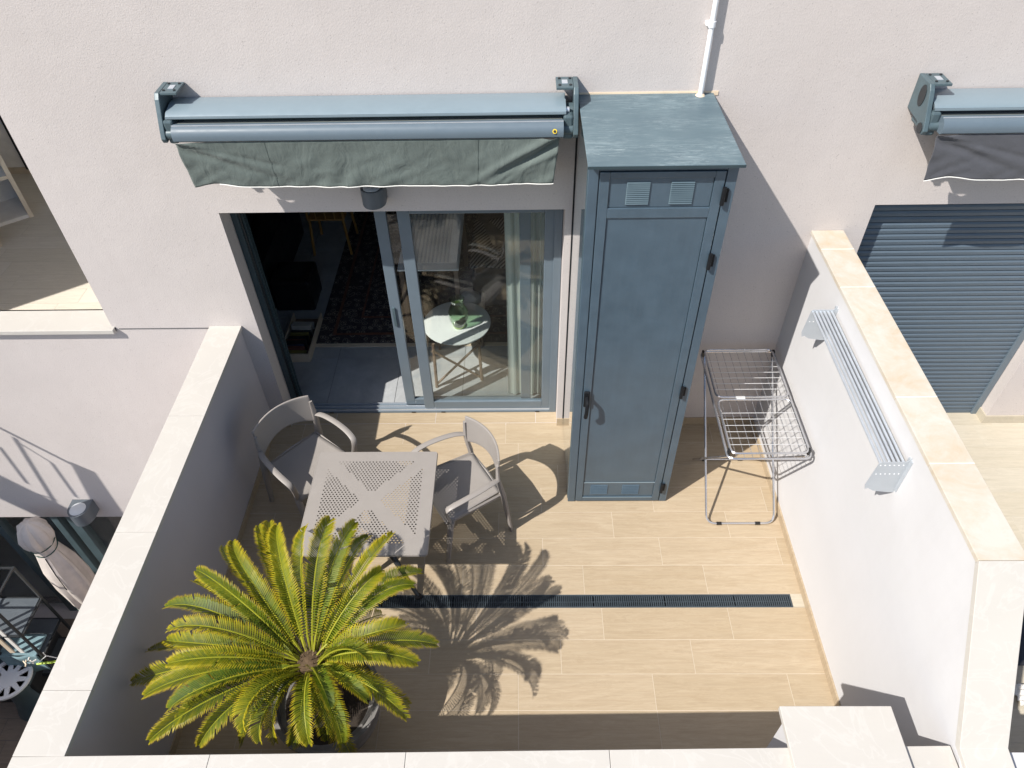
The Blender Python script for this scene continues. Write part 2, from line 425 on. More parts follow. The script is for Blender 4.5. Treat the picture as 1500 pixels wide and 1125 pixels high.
# interior floor: slate look tiles
inf = MB().box(-2.95, .9, .262, 4.9, -.16, -.004).build('room_floor', 'dark_grout'); tag(inf, 'grey stone look tiles of the living room', None, None, 'structure')
me = MB().box(-.298, .298, -.298, .298, -.004, 0).mesh('tile', 'slate_tile')
for i in range(6):
    for j in range(8): inst('tile', me, inf, (-2.65 + .6 * i, .562 + .6 * j, 0))

# ------------------------------------------------------------------ drain channel
dr = thing('floor_drain', (-.0, -1.652, 0), 'long slotted linear drain across the terrace tiles', 'drain')
D = MB().box(-2.14, 1.945, -.05, .05, -.09, -.05); D.build('channel', 'drain_dark', dr)
MB().box(-2.0, 1.852, -.0495, -.041, -.05, .001).build('frame_rail', 'drain_metal', dr, bevel=.001)
MB().box(-2.0, 1.852, .041, .0495, -.05, .001).build('frame_rail', 'drain_metal', dr, bevel=.001)
MB().box(1.843, 1.852, -.041, .041, -.05, .0005).build('end_cap', 'drain_metal', dr)
MB().box(1.856, 1.944, -.048, .048, -.05, 0).build('filler_tile', 'pale_tile', dr)
S = MB(); x = -2.0
while x < 1.838:
    S.box(x, x + .0075, -.041, .041, -.02, -.002)
    x += .0145 if (round((x + 2) / .0145) % 34) else .02
S.box(-2.0, 1.843, -.006, -.001, -.018, -.006)
so = S.build('grate_bar', 'drain_metal', dr); so['kind'] = 'stuff'

# ------------------------------------------------------------------ main building facade
house = thing('apartment_building', (0, 0, 0), 'pale pinkish rendered apartment block with sliding door and loggia', 'building')
FM = MB()
def wallrect(mb, x0, x1, z0, z1, y0=0, y1=.262): mb.box(x0, x1, y0, y1, z0, z1)
# central wall: door opening x -2.0..0.281, z 0..2.112; loggia edge x=-3.11 above 1.05; right opening x 2.293..3.9, z 0..2.12; lower left opening
xs = [(-3.108, -2.003, -.2, 7.0), (-2.003, .281, 2.112, 7.0), (.281, 2.293, -.2, 7.0), (2.293, 3.9, 2.12, 7.0), (3.9, 8.5, -.2, 7.0)]
def outline_wall(name, poly, holes, mat, parent):
    # planar wall with rectangular holes, built of welded cells so no joint shows
    X = sorted({p for r in [poly] + holes for p in r[:2]}); Z = sorted({p for r in [poly] + holes for p in r[2:]})
    mb = MB(); solid = {}
    for i in range(len(X) - 1):
        for j in range(len(Z) - 1):
            cx, cz = (X[i] + X[i + 1]) / 2, (Z[j] + Z[j + 1]) / 2
            solid[i, j] = not any(h[0] < cx < h[1] and h[2] < cz < h[3] for h in holes)
    y0, y1 = 0, .262
    for (i, j), s_ in solid.items():
        if not s_: continue
        a, b, c, d = X[i], X[i + 1], Z[j], Z[j + 1]
        mb.add([(a, y0, c), (b, y0, c), (b, y0, d), (a, y0, d)], [(0, 1, 2, 3)]); mb.add([(a, y1, c), (b, y1, c), (b, y1, d), (a, y1, d)], [(3, 2, 1, 0)])
        for di, dj, q in ((-1, 0, [(a, y0, c), (a, y1, c), (a, y1, d), (a, y0, d)]), (1, 0, [(b, y0, c), (b, y1, c), (b, y1, d), (b, y0, d)]),
                          (0, -1, [(a, y0, c), (b, y0, c), (b, y1, c), (a, y1, c)]), (0, 1, [(a, y0, d), (b, y0, d), (b, y1, d), (a, y1, d)])):
            if not solid.get((i + di, j + dj), False): mb.add(q, [(0, 1, 2, 3)])
    return mb.build(name, mat, parent, smooth='weld')
holes = [(-2.003, .281, -.001, 2.112), (2.293, 3.9, -.001, 2.12), (-6.75, -3.108, 1.10, 4.3), (-6.6, -3.3, -3.44, -1.33)]
fw = outline_wall('wall', (-8.5, 8.5, -3.9, 7.0), holes, 'render_wall', house)
for p in fw.data.polygons: p.use_smooth = False
# horizontal movement joint at the left of the door wall
MB().box(-3.06, -2.37, -.004, -.0005, 1.118, 1.124).build('movement_joint', 'dark_grout', house)
MB().box(-3.105, -3.085, -.012, -.0005, 1.105, 1.135).build('joint_end', 'cast_metal', house)
# loggia coping
MB().box(-7.0, -3.085, -.045, .2, 1.102, 1.142).build('loggia_coping', 'cream_marble', house, bevel=.004)
MB().box(-7.0, -3.11, .19, .262, .3, 1.10).build('loggia_upstand', 'room_white', house)
# loggia interior
L = MB(); L.box(-7.2, -3.0, 3.9, 4.0, .3, 4.4); L.box(-7.3, -7.2, .262, 4.0, .3, 4.4); L.box(-3.108, -3.0, .262, 4.0, .3, 4.4); L.box(-7.3, -3.0, .262, 4.0, 4.4, 4.5)
L.build('loggia_room_wall', 'room_white', house)
MB().box(-7.2, -3.11, 3.885, 3.899, .3, .38).build('loggia_skirting', 'beige_panel', house)
MB().box(-5.98, -5.93, 3.84, 3.897, .38, 2.4).build('loggia_door_frame', 'dark_metal', house)
# living room shell
R = MB(); R.box(-3.0, -2.95, .262, 4.9, 0, 2.6); R.box(.9, .95, .262, 4.9, 0, 2.6); R.box(-3.0, .95, 4.9, 4.95, 0, 2.6); R.box(-3.0, .95, .262, 4.95, 2.6, 2.7)
R.build('room_wall', 'interior_wall', house)
# facade skirting
MB().box(.281, .333, -.009, -.0005, 0, .085).build('skirting', 'oak_tile', house)
MB().box(1.13, 1.94, -.009, -.0005, 0, .085).build('skirting', 'oak_tile', house)
MB().box(3.9, 5.2, -.012, -.0005, 0, .085).build('skirting', 'pale_tile', house)
MB().box(3.888, 3.8995, -.012, .11, 0, .085).build('skirting', 'pale_tile', house)
MB().box(-2.13, -2.005, -.009, -.0005, 0, .085).build('skirting', 'oak_tile', house)

# ------------------------------------------------------------------ parapet walls
SK = 0.012
def fy(x): return -3.018 + (x) * SK * 1.0            # inner face of the front wall, slightly skewed
lw = thing('parapet_wall', (-2.24, -1.5, 0), 'left parapet wall with cream marble coping, its inner side in shade', 'wall')
def P0(o): return Vector(o.location)
def rel(mb, o):
    l = o.location; mb.v = [(a - l.x, b - l.y, c - l.z) for a, b, c in mb.v]; return mb
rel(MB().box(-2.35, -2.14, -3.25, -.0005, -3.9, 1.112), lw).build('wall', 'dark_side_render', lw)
ys = [0, -.92, -1.83, -2.74, -3.045]
for a, b in zip(ys[:-1], ys[1:]):
    rel(MB().box(-2.364, -2.122, b + .001, a - .001, 1.112, 1.142), lw).build('coping_slab', 'cream_marble', lw, bevel=.002)
rel(MB().box(-2.1395, -2.130, -3.0, -.01, .0005, .07), lw).build('skirting', 'oak_tile', lw)

rw = thing('parapet_wall', (2.04, -1.3, 0), 'right parapet wall, white and sunlit, with beige stained coping', 'wall')
zt = 1.905
rel(MB().prism([(-.0005, -.3), (-.0005, zt), (-2.52, zt), (-3.02, 1.185), (-3.25, .95), (-3.25, -.3)], 1.945, 2.13, 0), rw).build('wall', 'smooth_render', rw)
ys = [0, -.22, -.62, -1.55, -1.99, -2.516]
for a, b in zip(ys[:-1], ys[1:]):
    rel(MB().box(1.932, 2.145, b + .0015, a - .0015, zt, zt + .027), rw).build('coping_slab', 'stained_marble', rw, bevel=.002)
for yj in ys[1:-1]:
    rel(MB().box(1.9335, 2.1435, yj - .002, yj + .002, zt + .02, zt + .0276), rw).build('joint', 'white_trim', rw)
sl = MB().prism([(-2.519, zt + .027), (-2.505, zt - .002), (-3.005, 1.185 - .002), (-3.25, 1.147), (-3.25, 1.177), (-3.03, 1.212)], 1.932, 2.145, 0)
rel(sl, rw).build('sloping_coping_slab', 'cream_marble', rw, bevel=.002)
rel(MB().box(1.933, 1.9445, -3.0, -.01, .0005, .07), rw).build('skirting', 'oak_tile', rw)

fwl = thing('parapet_wall', (0, -3.1, 0), 'front parapet wall at the bottom edge with pale marble coping', 'wall')
def fpoly(x0, x1, yo): return [(x0, yo), (x1, yo), (x1, fy(x1)), (x0, fy(x0))]
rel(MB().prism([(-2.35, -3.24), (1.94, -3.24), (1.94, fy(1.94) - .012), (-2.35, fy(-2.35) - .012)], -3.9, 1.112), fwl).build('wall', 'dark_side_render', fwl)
xs_ = [-2.364, -1.45, -.55, .38, 1.45]
for a, b in zip(xs_[:-1], xs_[1:]):
    rel(MB().prism([(a + .001, -3.26), (b - .001, -3.26), (b - .001, fy(b)), (a + .001, fy(a))], 1.1125, 1.1425), fwl).build('coping_slab', 'cream_marble', fwl, bevel=.002)
rel(MB().prism([(1.452, -3.26), (1.931, -3.26), (1.931, fy(1.93)), (1.452, fy(1.45))], 1.1125, 1.1425), fwl).build('coping_slab', 'cream_marble', fwl, bevel=.002)
rel(MB().box(2.15, 5.4, -3.26, -3.02, -3.9, 1.13), fwl).build('wall', 'smooth_render', fwl)

pl = thing('wall_pier', (1.45, -3.0, 0), 'square white pier with marble cap standing out from the front wall', 'pier')
rel(MB().box(1.225, 1.68, -3.2, -2.865, 0.0005, 1.1425), pl).build('shaft', 'smooth_render', pl)
rel(MB().box(1.192, 1.712, -3.28, -2.83, 1.143, 1.176), pl).build('cap_slab', 'cream_marble', pl, bevel=.003)

# unseen walls added to shade the lower left terrace; right neighbour far wall
flw = thing('parapet_wall', (-7.3, -1.5, -3.44), 'unseen outer wall added at the left to shade the lower terrace', 'wall')
rel(MB().box(-7.4, -7.2, -3.3, -.0005, -3.9, -.1), flw).build('wall', 'smooth_render', flw)
rel(MB().box(-7.2, -2.37, -3.3, -3.1, -3.9, -.75), flw).build('added_front_wall', 'smooth_render', flw)
nw = thing('parapet_wall', (5.3, -1.5, 0), 'far right parapet wall of the neighbouring terrace', 'wall')
rel(MB().box(5.2, 5.4, -3.25, -.0005, -.3, 1.9), nw).build('wall', 'smooth_render', nw)

# ------------------------------------------------------------------ sliding door
sd = thing('sliding_door', (-.86, .2, 0), 'wide grey framed sliding glass door left half open under the awning', 'door')
sd0 = sd.location
def frame4(mb, x0, x1, z0, z1, y0, y1, ws, wt, wb):
    mb.box(x0, x0 + ws, y0, y1, z0, z1); mb.box(x1 - ws, x1, y0, y1, z0, z1)
    mb.box(x0 + ws, x1 - ws, y0, y1, z1 - wt, z1); mb.box(x0 + ws, x1 - ws, y0, y1, z0, z0 + wb); return mb
rel(MB().box(-2.0, -1.955, .15, .258, .0, 2.11), sd).build('frame_jamb', 'dark_teal', sd, bevel=.002)  # left jamb and rails darker than the right, shade put into the colour
rel(MB().box(-1.955, -1.94, .165, .172, .03, 2.05), sd).build('seal_strip', 'dark_metal', sd)
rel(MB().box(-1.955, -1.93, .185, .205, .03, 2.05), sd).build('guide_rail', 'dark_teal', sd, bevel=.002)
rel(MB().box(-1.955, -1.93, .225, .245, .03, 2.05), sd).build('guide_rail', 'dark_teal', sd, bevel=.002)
rel(MB().box(.222, .278, .15, .258, .0, 2.11), sd).build('frame_jamb', 'door_frame_grey', sd, bevel=.002)
rel(MB().box(-1.955, .222, .15, .258, 2.04, 2.11), sd).build('frame_head', 'door_frame_grey', sd, bevel=.002)
rel(MB().box(-1.955, .222, .15, .258, .0, .022), sd).build('sill', 'door_frame_grey', sd, bevel=.002)
rel(MB().box(-1.955, .222, .158, .164, .022, .038), sd).build('track', 'alu', sd)
rel(MB().box(-1.955, -.8, .196, .204, .022, .04), sd).build('track', 'alu', sd)
rel(MB().box(-1.955, .222, .236, .242, .022, .04), sd).build('track', 'alu', sd)
for x in (-.98, -.72, .10, -1.7):
    rel(MB().box(x, x + .035, .1465, .151, .004, .014), sd).build('drain_slot', 'black_plastic', sd)
pb = frame4(MB(), -.862, .24, .035, 2.06, .166, .206, .086, .075, .085); rel(pb, sd)
o = pb.build('outer_panel_frame', 'door_frame_grey', sd, bevel=.004)
rel(MB().box(-.777, .155, .182, .19, .118, 1.987), sd).build('glass_pane', 'window_glass', o)
pa = frame4(MB(), -1.03, .06, .035, 2.06, .214, .254, .082, .075, .07); rel(pa, sd)
o = pa.build('inner_panel_frame', 'door_frame_grey', sd, bevel=.004)
rel(MB().box(-.949, -.021, .23, .238, .104, 1.987), sd).build('glass_pane', 'window_glass', o)
h = MB(); h.box(-1.012, -.992, .2, .214, .95, 1.13); rel(h, sd).build('pull_handle', 'cast_metal', o)

# ------------------------------------------------------------------ cabinet
cb = thing('utility_cabinet', (.72, -.41, 0), 'tall blue grey metal utility cabinet against the wall beside the door', 'cabinet')
H = 2.862
B = MB(); B.box(.338, 1.10, -.79, -.001, .004, H); rel(B, cb).build('body', 'blue_grey_paint', cb, bevel=.003)
rel(MB().box(.334, .3375, -.775, -.004, .01, H - .01), cb).build('side_sheet', 'side_gloss_paint', cb)
RB = MB(); RB.prism([(-.001, 2.867), (-.001, 2.874), (-.86, 2.884), (-.862, 2.872), (-.857, 2.872), (-.855, 2.878)], .328, 1.112, 0)
rel(RB, cb).build('roof', 'scuffed_roof_paint', cb, bevel=.002)
rel(MB().box(.345, 1.094, -.825, -.003, H + .0005, 2.8665), cb).build('roof_fascia', 'blue_grey_paint', cb)
# door frame posts around the leaf
rel(MB().box(.338, .392, -.806, -.79, .004, H), cb).build('door_frame_post', 'blue_grey_paint', cb, bevel=.003)
rel(MB().box(1.045, 1.10, -.806, -.79, .004, H), cb).build('door_frame_post', 'blue_grey_paint', cb, bevel=.003)
rel(MB().box(.392, 1.045, -.806, -.79, H - .035, H), cb).build('door_frame_head', 'blue_grey_paint', cb, bevel=.003)
x0, x1, z0, z1 = .397, 1.038, .018, H - .04
leaf = MB()
ws = .052
leaf.box(x0, x0 + ws, -.812, -.791, z0, z1); leaf.box(x1 - ws, x1, -.812, -.791, z0, z1)
zr = [(z0, z0 + .05), (2.552, 2.612), (z1 - .035, z1)]
for a, b in zr[:3]: leaf.box(x0 + ws, x1 - ws, -.812, -.791, a, b)
lo = rel(leaf, cb).build('door', 'blue_grey_paint', cb, bevel=.003)
rel(MB().box(x0 + ws + .003, x1 - ws - .003, -.803, -.792, .247, 2.548), cb).build('panel', 'blue_grey_paint', lo)
rel(MB().box(x0 + ws + .003, x1 - ws - .003, -.803, -.792, 2.616, z1 - .039), cb).build('panel', 'blue_grey_paint', lo)
rel(MB().box(x0 + ws + .003, x1 - ws - .003, -.805, -.792, z0 + .054, .242), cb).build('panel', 'blue_grey_paint', lo)
rel(MB().box(x0 + ws, x1 - ws, -.8085, -.8035, .238, .244), cb).build('glazing_bead', 'awning_metal', lo)
rel(MB().box(x0 + ws, x1 - ws, -.8155, -.8125, z0 + .046, z0 + .050), cb).build('glazing_bead', 'awning_metal', lo)
def louvre(xa, xb, za, zb, n, mat='lit_louvre_paint'):
    m = MB()
    for i in range(n):
        z = za + (zb - za) * i / n; hgt = (zb - za) / n
        m.add([(xa, -.804, z), (xb, -.804, z), (xb, -.8125, z + hgt * .35), (xa, -.8125, z + hgt * .35), (xa, -.804, z + hgt * .95), (xb, -.804, z + hgt * .95)], [(0, 1, 2, 3), (3, 2, 5, 4), (0, 3, 4), (1, 5, 2)])
    o = rel(m, cb).build('louvre', mat, lo); o['kind'] = 'stuff'
louvre(.540, .660, 2.632, 2.765, 12); louvre(.768, .888, 2.632, 2.765, 12)
louvre(.505, .635, .10, .215, 6, 'blue_grey_paint'); louvre(.745, .875, .10, .215, 6, 'blue_grey_paint')
# hinges
for z in (2.635, 2.225, 1.18, .14):
    hg = MB().lathe([(.0, 0), (.012, 0), (.012, .10), (0, .10)], (1.042, -.824, z), 10); hg.box(1.036, 1.068, -.818, -.807, z + .012, z + .088)
    rel(hg, cb).build('hinge', 'matt_black', cb, smooth=True)
hd = MB(); hd.box(.400, .438, -.830, -.812, 1.10, 1.24); ho = rel(hd, cb).build('handle_plate', 'matt_black', lo, bevel=.006)
hl = MB().tube(rounded_path([(.421, -.826, 1.19), (.421, -.878, 1.19), (.418, -.888, 1.10), (.416, -.872, 1.045)], .02), .0135, 8); rel(hl, cb).build('handle', 'matt_black', cb, smooth=True)
rel(MB().box(.328, .3335, -.005, -.0005, .004, 2.866), cb).build('wall_gap_seal', 'matt_black', cb)
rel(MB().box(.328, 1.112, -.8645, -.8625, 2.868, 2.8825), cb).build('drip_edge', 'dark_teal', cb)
# sealant line over the cabinet
MB().box(.32, 1.14, -.004, -.0005, 2.86, 2.885).build('sealant_strip', 'sealant', house)

# drain pipe
dp = thing('drainpipe', (1.03, -.04, 2.87), 'thin white pipe running up the wall from the cabinet roof', 'pipe')
rel(MB().tube([(1.030, -.035, 2.875), (1.0295, -.035, 7)], .0145, 14), dp).build('pipe', 'white_pvc', dp, smooth=True)
rel(MB().lathe([(.0, 0), (.021, 0), (.021, .03), (0, .03)], (1.029, -.035, 3.25), 14), dp).build('coupling', 'white_pvc', dp, smooth=True)
rel(MB().box(.998, 1.02, -.035, -.0005, 3.255, 3.27), dp).build('pipe_clip', 'white_pvc', dp)
rel(MB().lathe([(.0, 0), (.03, 0), (.02, .012), (0, .012)], (1.030, -.035, 2.872), 14), dp).build('sealing_collar', 'sealant', dp, smooth=True)

# ------------------------------------------------------------------ awnings
def make_awning(label, canvas, width, sticker=True):
    # local x from 0 (left bracket outer face) to width
    a = thing('folding_awning', (-2.065, 0, 2.88), label, 'awning', 'folding awnings mounted on the facade')
    W = width
    # hood over the roller
    hp = [(-.012, .012), (-.10, .022), (-.195, .002), (-.212, -.012), (-.208, -.018), (-.195, -.012), (-.1, .006), (-.012, -.004)]
    MB().prism([(p[0], p[1]) for p in hp], .045, W - .07, 0).build('hood', 'awning_metal', a, smooth=True)
    MB().box(.045, W - .07, -.2185, -.2115, -.024, -.014).build('hood_lip', 'awning_metal', a)
    pr = [(.045 * cos(t * pi / 8), .045 * sin(t * pi / 8)) for t in range(16)]
    MB().prism([(-.105 + x, -.06 + z) for x, z in pr], .115, W - .10, 0).build('fabric_roll', canvas, a, smooth=True)
    MB().prism([(-.15, -.070), (-.15, -.067), (-.258, -.044), (-.258, -.047)], .09, W - .09, 0).build('canvas_strip', 'lit_canvas', a)
    # front bar
    bp = [(-.215, -.052), (-.245, -.045), (-.272, -.050), (-.292, -.068), (-.30, -.095), (-.298, -.118), (-.285, -.13), (-.225, -.13), (-.215, -.12)]
    fb = MB().prism(bp, .085, W - .085, 0).build('front_bar', 'bar_metal', a, smooth=True)
    MB().box(.085, W - .085, -.262, -.2585, -.047, -.041).build('bar_ridge', 'alu', fb)
    # folded arms behind the bar
    for (xa, xb) in ((.15, W * .5 - .02), (W * .5 + .02, W - .13)):
        MB().tube([(xa, -.17, -.115), (xb, -.17, -.115)], .02, 8).build('folding_arm', 'cast_metal', a, smooth=True)
    # brackets
    for side in (0, 1):
        s = 1 if side == 0 else -1; ox = 0 if side == 0 else W
        def X(x): return ox + s * x
        m = MB(); prof = [(0, .10), (-.15, .10), (-.175, .07), (-.245, -.08), (-.262, -.125), (-.25, -.15), (-.205, -.145), (-.15, -.11), (-.0, -.10)]
        m.prism(prof, X(0), X(.028), 0); b = m.build('bracket', 'cast_metal', a, bevel=.004)
        MB().box(min(X(.029), X(.125)), max(X(.029), X(.125)), -.15, -.002, .084, .099).build('mounting_plate', 'cast_metal', b, bevel=.003)
        for (bx, by) in ((.045, -.03), (.105, -.03), (.045, -.12), (.105, -.12)):
            MB().lathe([(0, 0), (.008, 0), (.008, .006), (0, .006)], (X(bx), by, .099), 6).build('bolt', 'dark_metal', b)
        MB().box(min(X(.06), X(.092)), max(X(.06), X(.092)), -.1, -.05, .099, .102).build('plate_label', 'alu', b)
        d = MB(); ps = [(-.115 + .045 * cos(t * pi / 8) * .8, .02 + .06 * sin(t * pi / 8)) for t in range(16)]
        d.prism(ps, X(-.004), X(.0), 0); d.build('end_disc', 'dark_metal', b)
        d = MB(); ps = [(-.215 + .03 * cos(t * pi / 8), -.125 + .03 * sin(t * pi / 8)) for t in range(16)]
        d.prism(ps, X(-.004), X(.0), 0); d.build('end_disc', 'dark_metal', b)
        MB().tube([(X(.028), -.105, -.06), (X(.11), -.105, -.06)], .052, 14).build('roller_end', 'cast_metal', b, smooth=True)
        MB().box(min(X(.0285), X(.084)), max(X(.0285), X(.084)), -.235, -.03, -.165, -.028).build('arm_housing', 'cast_metal', b, bevel=.012)
        MB().tube([(X(.03), -.22, -.11), (X(.1), -.22, -.11)], .03, 10).build('arm_joint', 'cast_metal', b, smooth=True)
        MB().tube([(X(.05), -.17, -.02), (X(.085), -.17, -.02)], .018, 10).build('gear_pin', 'alu', b, smooth=True)
    # valance
    x0_, x1_ = .078, W - .105
    def vf(u, v):
        x = x0_ + (x1_ - x0_) * u; lx = u * (x1_ - x0_); rx = (x1_ - x0_) - lx
        fold = .003 * v * sin(lx * 9 + v * 2.4 + 1.0 * sin(lx * 3.1)) + .008 * v * noise.noise(Vector((lx * 5 - v * 2.2, v * 2, 1.3)))
        fold += .010 * noise.noise(Vector((lx * 9 + v * 4, v * 3.2, 5.3))) * v
        def crease(q, w_): return math.exp(-(q / w_) ** 2)
        fl_ = max(0, 1 - lx / .75); fr_ = max(0, 1 - rx / .6)
        fold += (-.012 * crease(lx * .55 - v * .42 - .015, .035) + .010 * crease(lx * .55 - v * .42 + .06, .035) + .010 * crease(lx * .35 - v * .42 + .02, .02)) * fl_ * 1.4
        fold += (-.022 * crease(rx * .62 - v * .30 - .03, .026) + .018 * crease(rx * .62 - v * .30 + .03, .026) + .012 * crease(rx * .9 - v * .3, .018) - .010 * crease(rx * .5 - v * .3 + .09, .02)) * fr_
        fold += .004 * abs(noise.noise(Vector((lx * 13 - v * 3, v * 4 + lx * 3, 9.1)))) * (.4 + v); fold += .0035 * v * sin(lx * 31 + v * 5 + 2 * sin(lx * 7)) * (.3 + .7 * abs(sin(lx * 1.7)))
        hgt = .285 + .004 * sin(lx * 1.35) - (.022 * math.exp(-((lx - .16) / .12) ** 2)) + .008 * math.exp(-(lx / .05) ** 2)
        hgt -= .02 * math.exp(-(rx / .10) ** 2) * 0
        return (x + .03 * v * (1 - 2 * u), -.288 + fold, -.13 - v * hgt)
    vo = MB().grid(vf, 220, 26).build('valance', canvas, a, smooth=True, solid=.0015)
    pts = [Vector(vf(i / 110, 1)) + Vector((0, 0, -.003)) for i in range(8 if sticker else 0, 111)]
    MB().tube(pts, .0035, 6).build('hem_piping', 'white_trim', vo, smooth=True)
    for u in (.235, .79) if sticker else ():
        pts = [Vector(vf(u, j / 12)) + Vector((0, -.0028, 0)) for j in range(13)]
        MB().tube(pts, .0010, 4, flat=(1.4, .35)).build('seam', canvas, vo)
    if sticker:
        st = MB().lathe([(0, 0), (.013, 0), (.013, .002), (0, .002)], (0, 0, 0), 16).build('sticker', 'yellow_sticker', fb)
        st.rotation_euler = (radians(68), 0, 0); st.location = (W - .135, -.2985, -.085)
        st2 = MB().lathe([(.005, 0.0), (.008, 0), (.008, .0012), (.005, .0012)], (0, 0, 0), 12).build('sticker_ring', 'dark_metal', fb)
        st2.rotation_euler = (radians(68), 0, 0); st2.location = (W - .135, -.301, -.0845)
    return a
aw1 = make_awning('green grey canvas awning folded up above the open sliding door', 'green_grey_canvas', 2.385)
aw2 = make_awning('charcoal canvas awning at the right edge above the roller shutter', 'charcoal_canvas', 2.2, sticker=False)
aw2.location = (2.262, 0, 2.872)

# ------------------------------------------------------------------ wall lamps
def wall_lamp(x, z, label, s=1.0):
    l = thing('wall_lamp', (x, 0, z), label, 'lamp', 'cylindrical wall lamps')
    def poly(w, d):
        return [(-w, -.0005), (-w, -d * .45)] + [(-w * cos(t * pi / 10), -d * .45 - (d * .55) * sin(t * pi / 10)) for t in range(1, 10)] + [(w, -d * .45), (w, -.0005)]
    MB().prism(poly(.075 * s, .155 * s), -.06 * s, .06 * s).build('housing', 'light_grey_lamp', l, smooth=True, bevel=.003)
    MB().lathe([(0, 0), (.056 * s, 0), (.05 * s, .004), (0, .006)], (0, -.085 * s, .0605 * s), 20).build('upper_lens', 'lamp_lens', l, smooth=True)
    MB().lathe([(0, 0), (.056 * s, 0), (.05 * s, -.004), (0, -.006)], (0, -.085 * s, -.0605 * s), 20).build('lower_lens', 'lamp_lens', l, smooth=True)
    return l
wall_lamp(-.945, 2.275, 'small grey wall lamp under the green awning above the sliding door')
wall_lamp(-4.28, -1.12, 'grey wall lamp above the dark door of the lower left terrace', 1.35)

# ------------------------------------------------------------------ right neighbour shutter
sh = thing('roller_shutter', (3.1, .12, 0), 'closed blue grey roller shutter of the right hand neighbour', 'shutter')
me = MB().prism([(.0, 0), (-.010, .006), (-.012, .030), (-.004, .0435), (.004, .0435), (.004, 0)], -.765, .745, 0).mesh('slat', 'shutter_grey')
for i in range(47): inst('slat', me, sh, (0, 0, .045 + i * .0455))
me = MB().box(-.765, .745, -.002, .008, 0, .045).mesh('slat_backing', 'dark_metal')
rel(MB().box(2.335, 3.845, .126, .135, .0, 2.3), sh).build('backing', 'dark_metal', sh)
rel(MB().box(2.335, 3.845, .108, .125, .002, .044), sh).build('bottom_rail', 'shutter_grey', sh, bevel=.003)
rel(MB().box(3.845, 3.897, .095, .14, .0, 2.3), sh).build('guide_rail', 'door_frame_grey', sh, bevel=.003)
rel(MB().box(2.295, 2.335, .095, .14, .0, 2.3), sh).build('guide_rail', 'door_frame_grey', sh, bevel=.003)
MB().box(2.293, 3.9, .16, .2, 0, 2.3).build('shutter_box_wall', 'interior_wall', house)

# ------------------------------------------------------------------ table
tb = thing('patio_table', (-1.027, -1.31, 0), 'square taupe table with perforated top between the two armchairs', 'table')
def perf_top(half, zt, th, pitch, rowh, hr):
    mb = MB(); n = int(2 * .345 / rowh); n -= (n + 1) % 2; ylist = [(-n / 2 + i) * rowh for i in range(n + 1)]
    lim = n / 2 * rowh
    def quad(x0, x1, y0, y1):
        mb.add([(x0, y0, zt), (x1, y0, zt), (x1, y1, zt), (x0, y1, zt)], [(0, 1, 2, 3)])
        mb.add([(x0, y0, zt - th), (x1, y0, zt - th), (x1, y1, zt - th), (x0, y1, zt - th)], [(3, 2, 1, 0)])
    hh = half - .006
    quad(-hh, hh, -hh, -lim); quad(-hh, hh, lim, hh)
    for i in range(n):
        y0, y1 = ylist[i], ylist[i + 1]; yc = (y0 + y1) / 2; off = pitch / 2 if i % 2 else 0
        cells = []; k = -int(.35 / pitch) - 1
        while k * pitch + off < .36:
            xc = k * pitch + off
            a, b = abs(xc), abs(yc)
            if a < .332 and b < .332 and abs(a - b) / 1.414 > .044: cells.append(xc)
            k += 1
        cur = -hh
        for xc in cells:
            if xc - pitch / 2 > cur + 1e-6: quad(cur, xc - pitch / 2, y0, y1)
            xa, xb = xc - pitch / 2, xc + pitch / 2
            outer = [(xb, yc), (xb, y1), (xc, y1), (xa, y1), (xa, yc), (xa, y0), (xc, y0), (xb, y0)]
            inner = [(xc + hr * cos(t * pi / 4), yc + hr * sin(t * pi / 4)) for t in range(8)]
            V = [(*p, zt) for p in outer] + [(*p, zt) for p in inner] + [(*p, zt - th) for p in inner] + [(*p, zt - th) for p in outer]
            F = []
            for t in range(8):
                u = (t + 1) % 8; F += [(t, u, 8 + u, 8 + t), (8 + t, 8 + u, 16 + u, 16 + t), (16 + t, 16 + u, 24 + u, 24 + t)]
            mb.add(V, F); cur = xb
        quad(cur, hh, y0, y1)
    return mb
tm = perf_top(.42, .722, .004, .0232, .0172, .0060)
me = bpy.data.meshes.new('tabletop'); me.from_pydata(tm.v, [], tm.f); me.materials.append(MATS['taupe_resin']); me.update()
to = bpy.data.objects.new('tabletop', me); COL.objects.link(to); to.parent = tb
e = MB(); lp = rounded_loop([(-.415, -.415, .711), (.415, -.415, .711), (.415, .415, .711), (-.415, .415, .711)], .02, 5)
e.tube(lp, .0125, 8, closed=True, flat=(.5, 1.0)); e.build('edge_rim', 'taupe_resin', tb, smooth=True)
for s in (1, -1):
    r = MB(); r.tube([(-.33, -.33 * s, .70), (.33, .33 * s, .70)], .014, 6); r.build('under_brace', 'taupe_resin', tb)
MB().tube([(0, 0, .12), (0, 0, .70)], .03, 12).build('column', 'dark_metal', tb, smooth=True)
for sx in (1, -1):
    for sy in (1, -1):
        p = rounded_path([(.02 * sx, .02 * sy, .30), (.12 * sx, .14 * sy, .20), (.275 * sx, .305 * sy, .012)], .05)
        leg = MB().tube(p, [.030, .030, .028, .026, .024, .022, .018], 8, flat=(.8, 1)).build('leg', 'dark_metal', tb, smooth=True)
        MB().lathe([(0, 0), (.026, 0), (.022, .018), (0, .02)], (.277 * sx, .307 * sy, .0), 12).build('foot', 'black_plastic', leg, smooth=True)

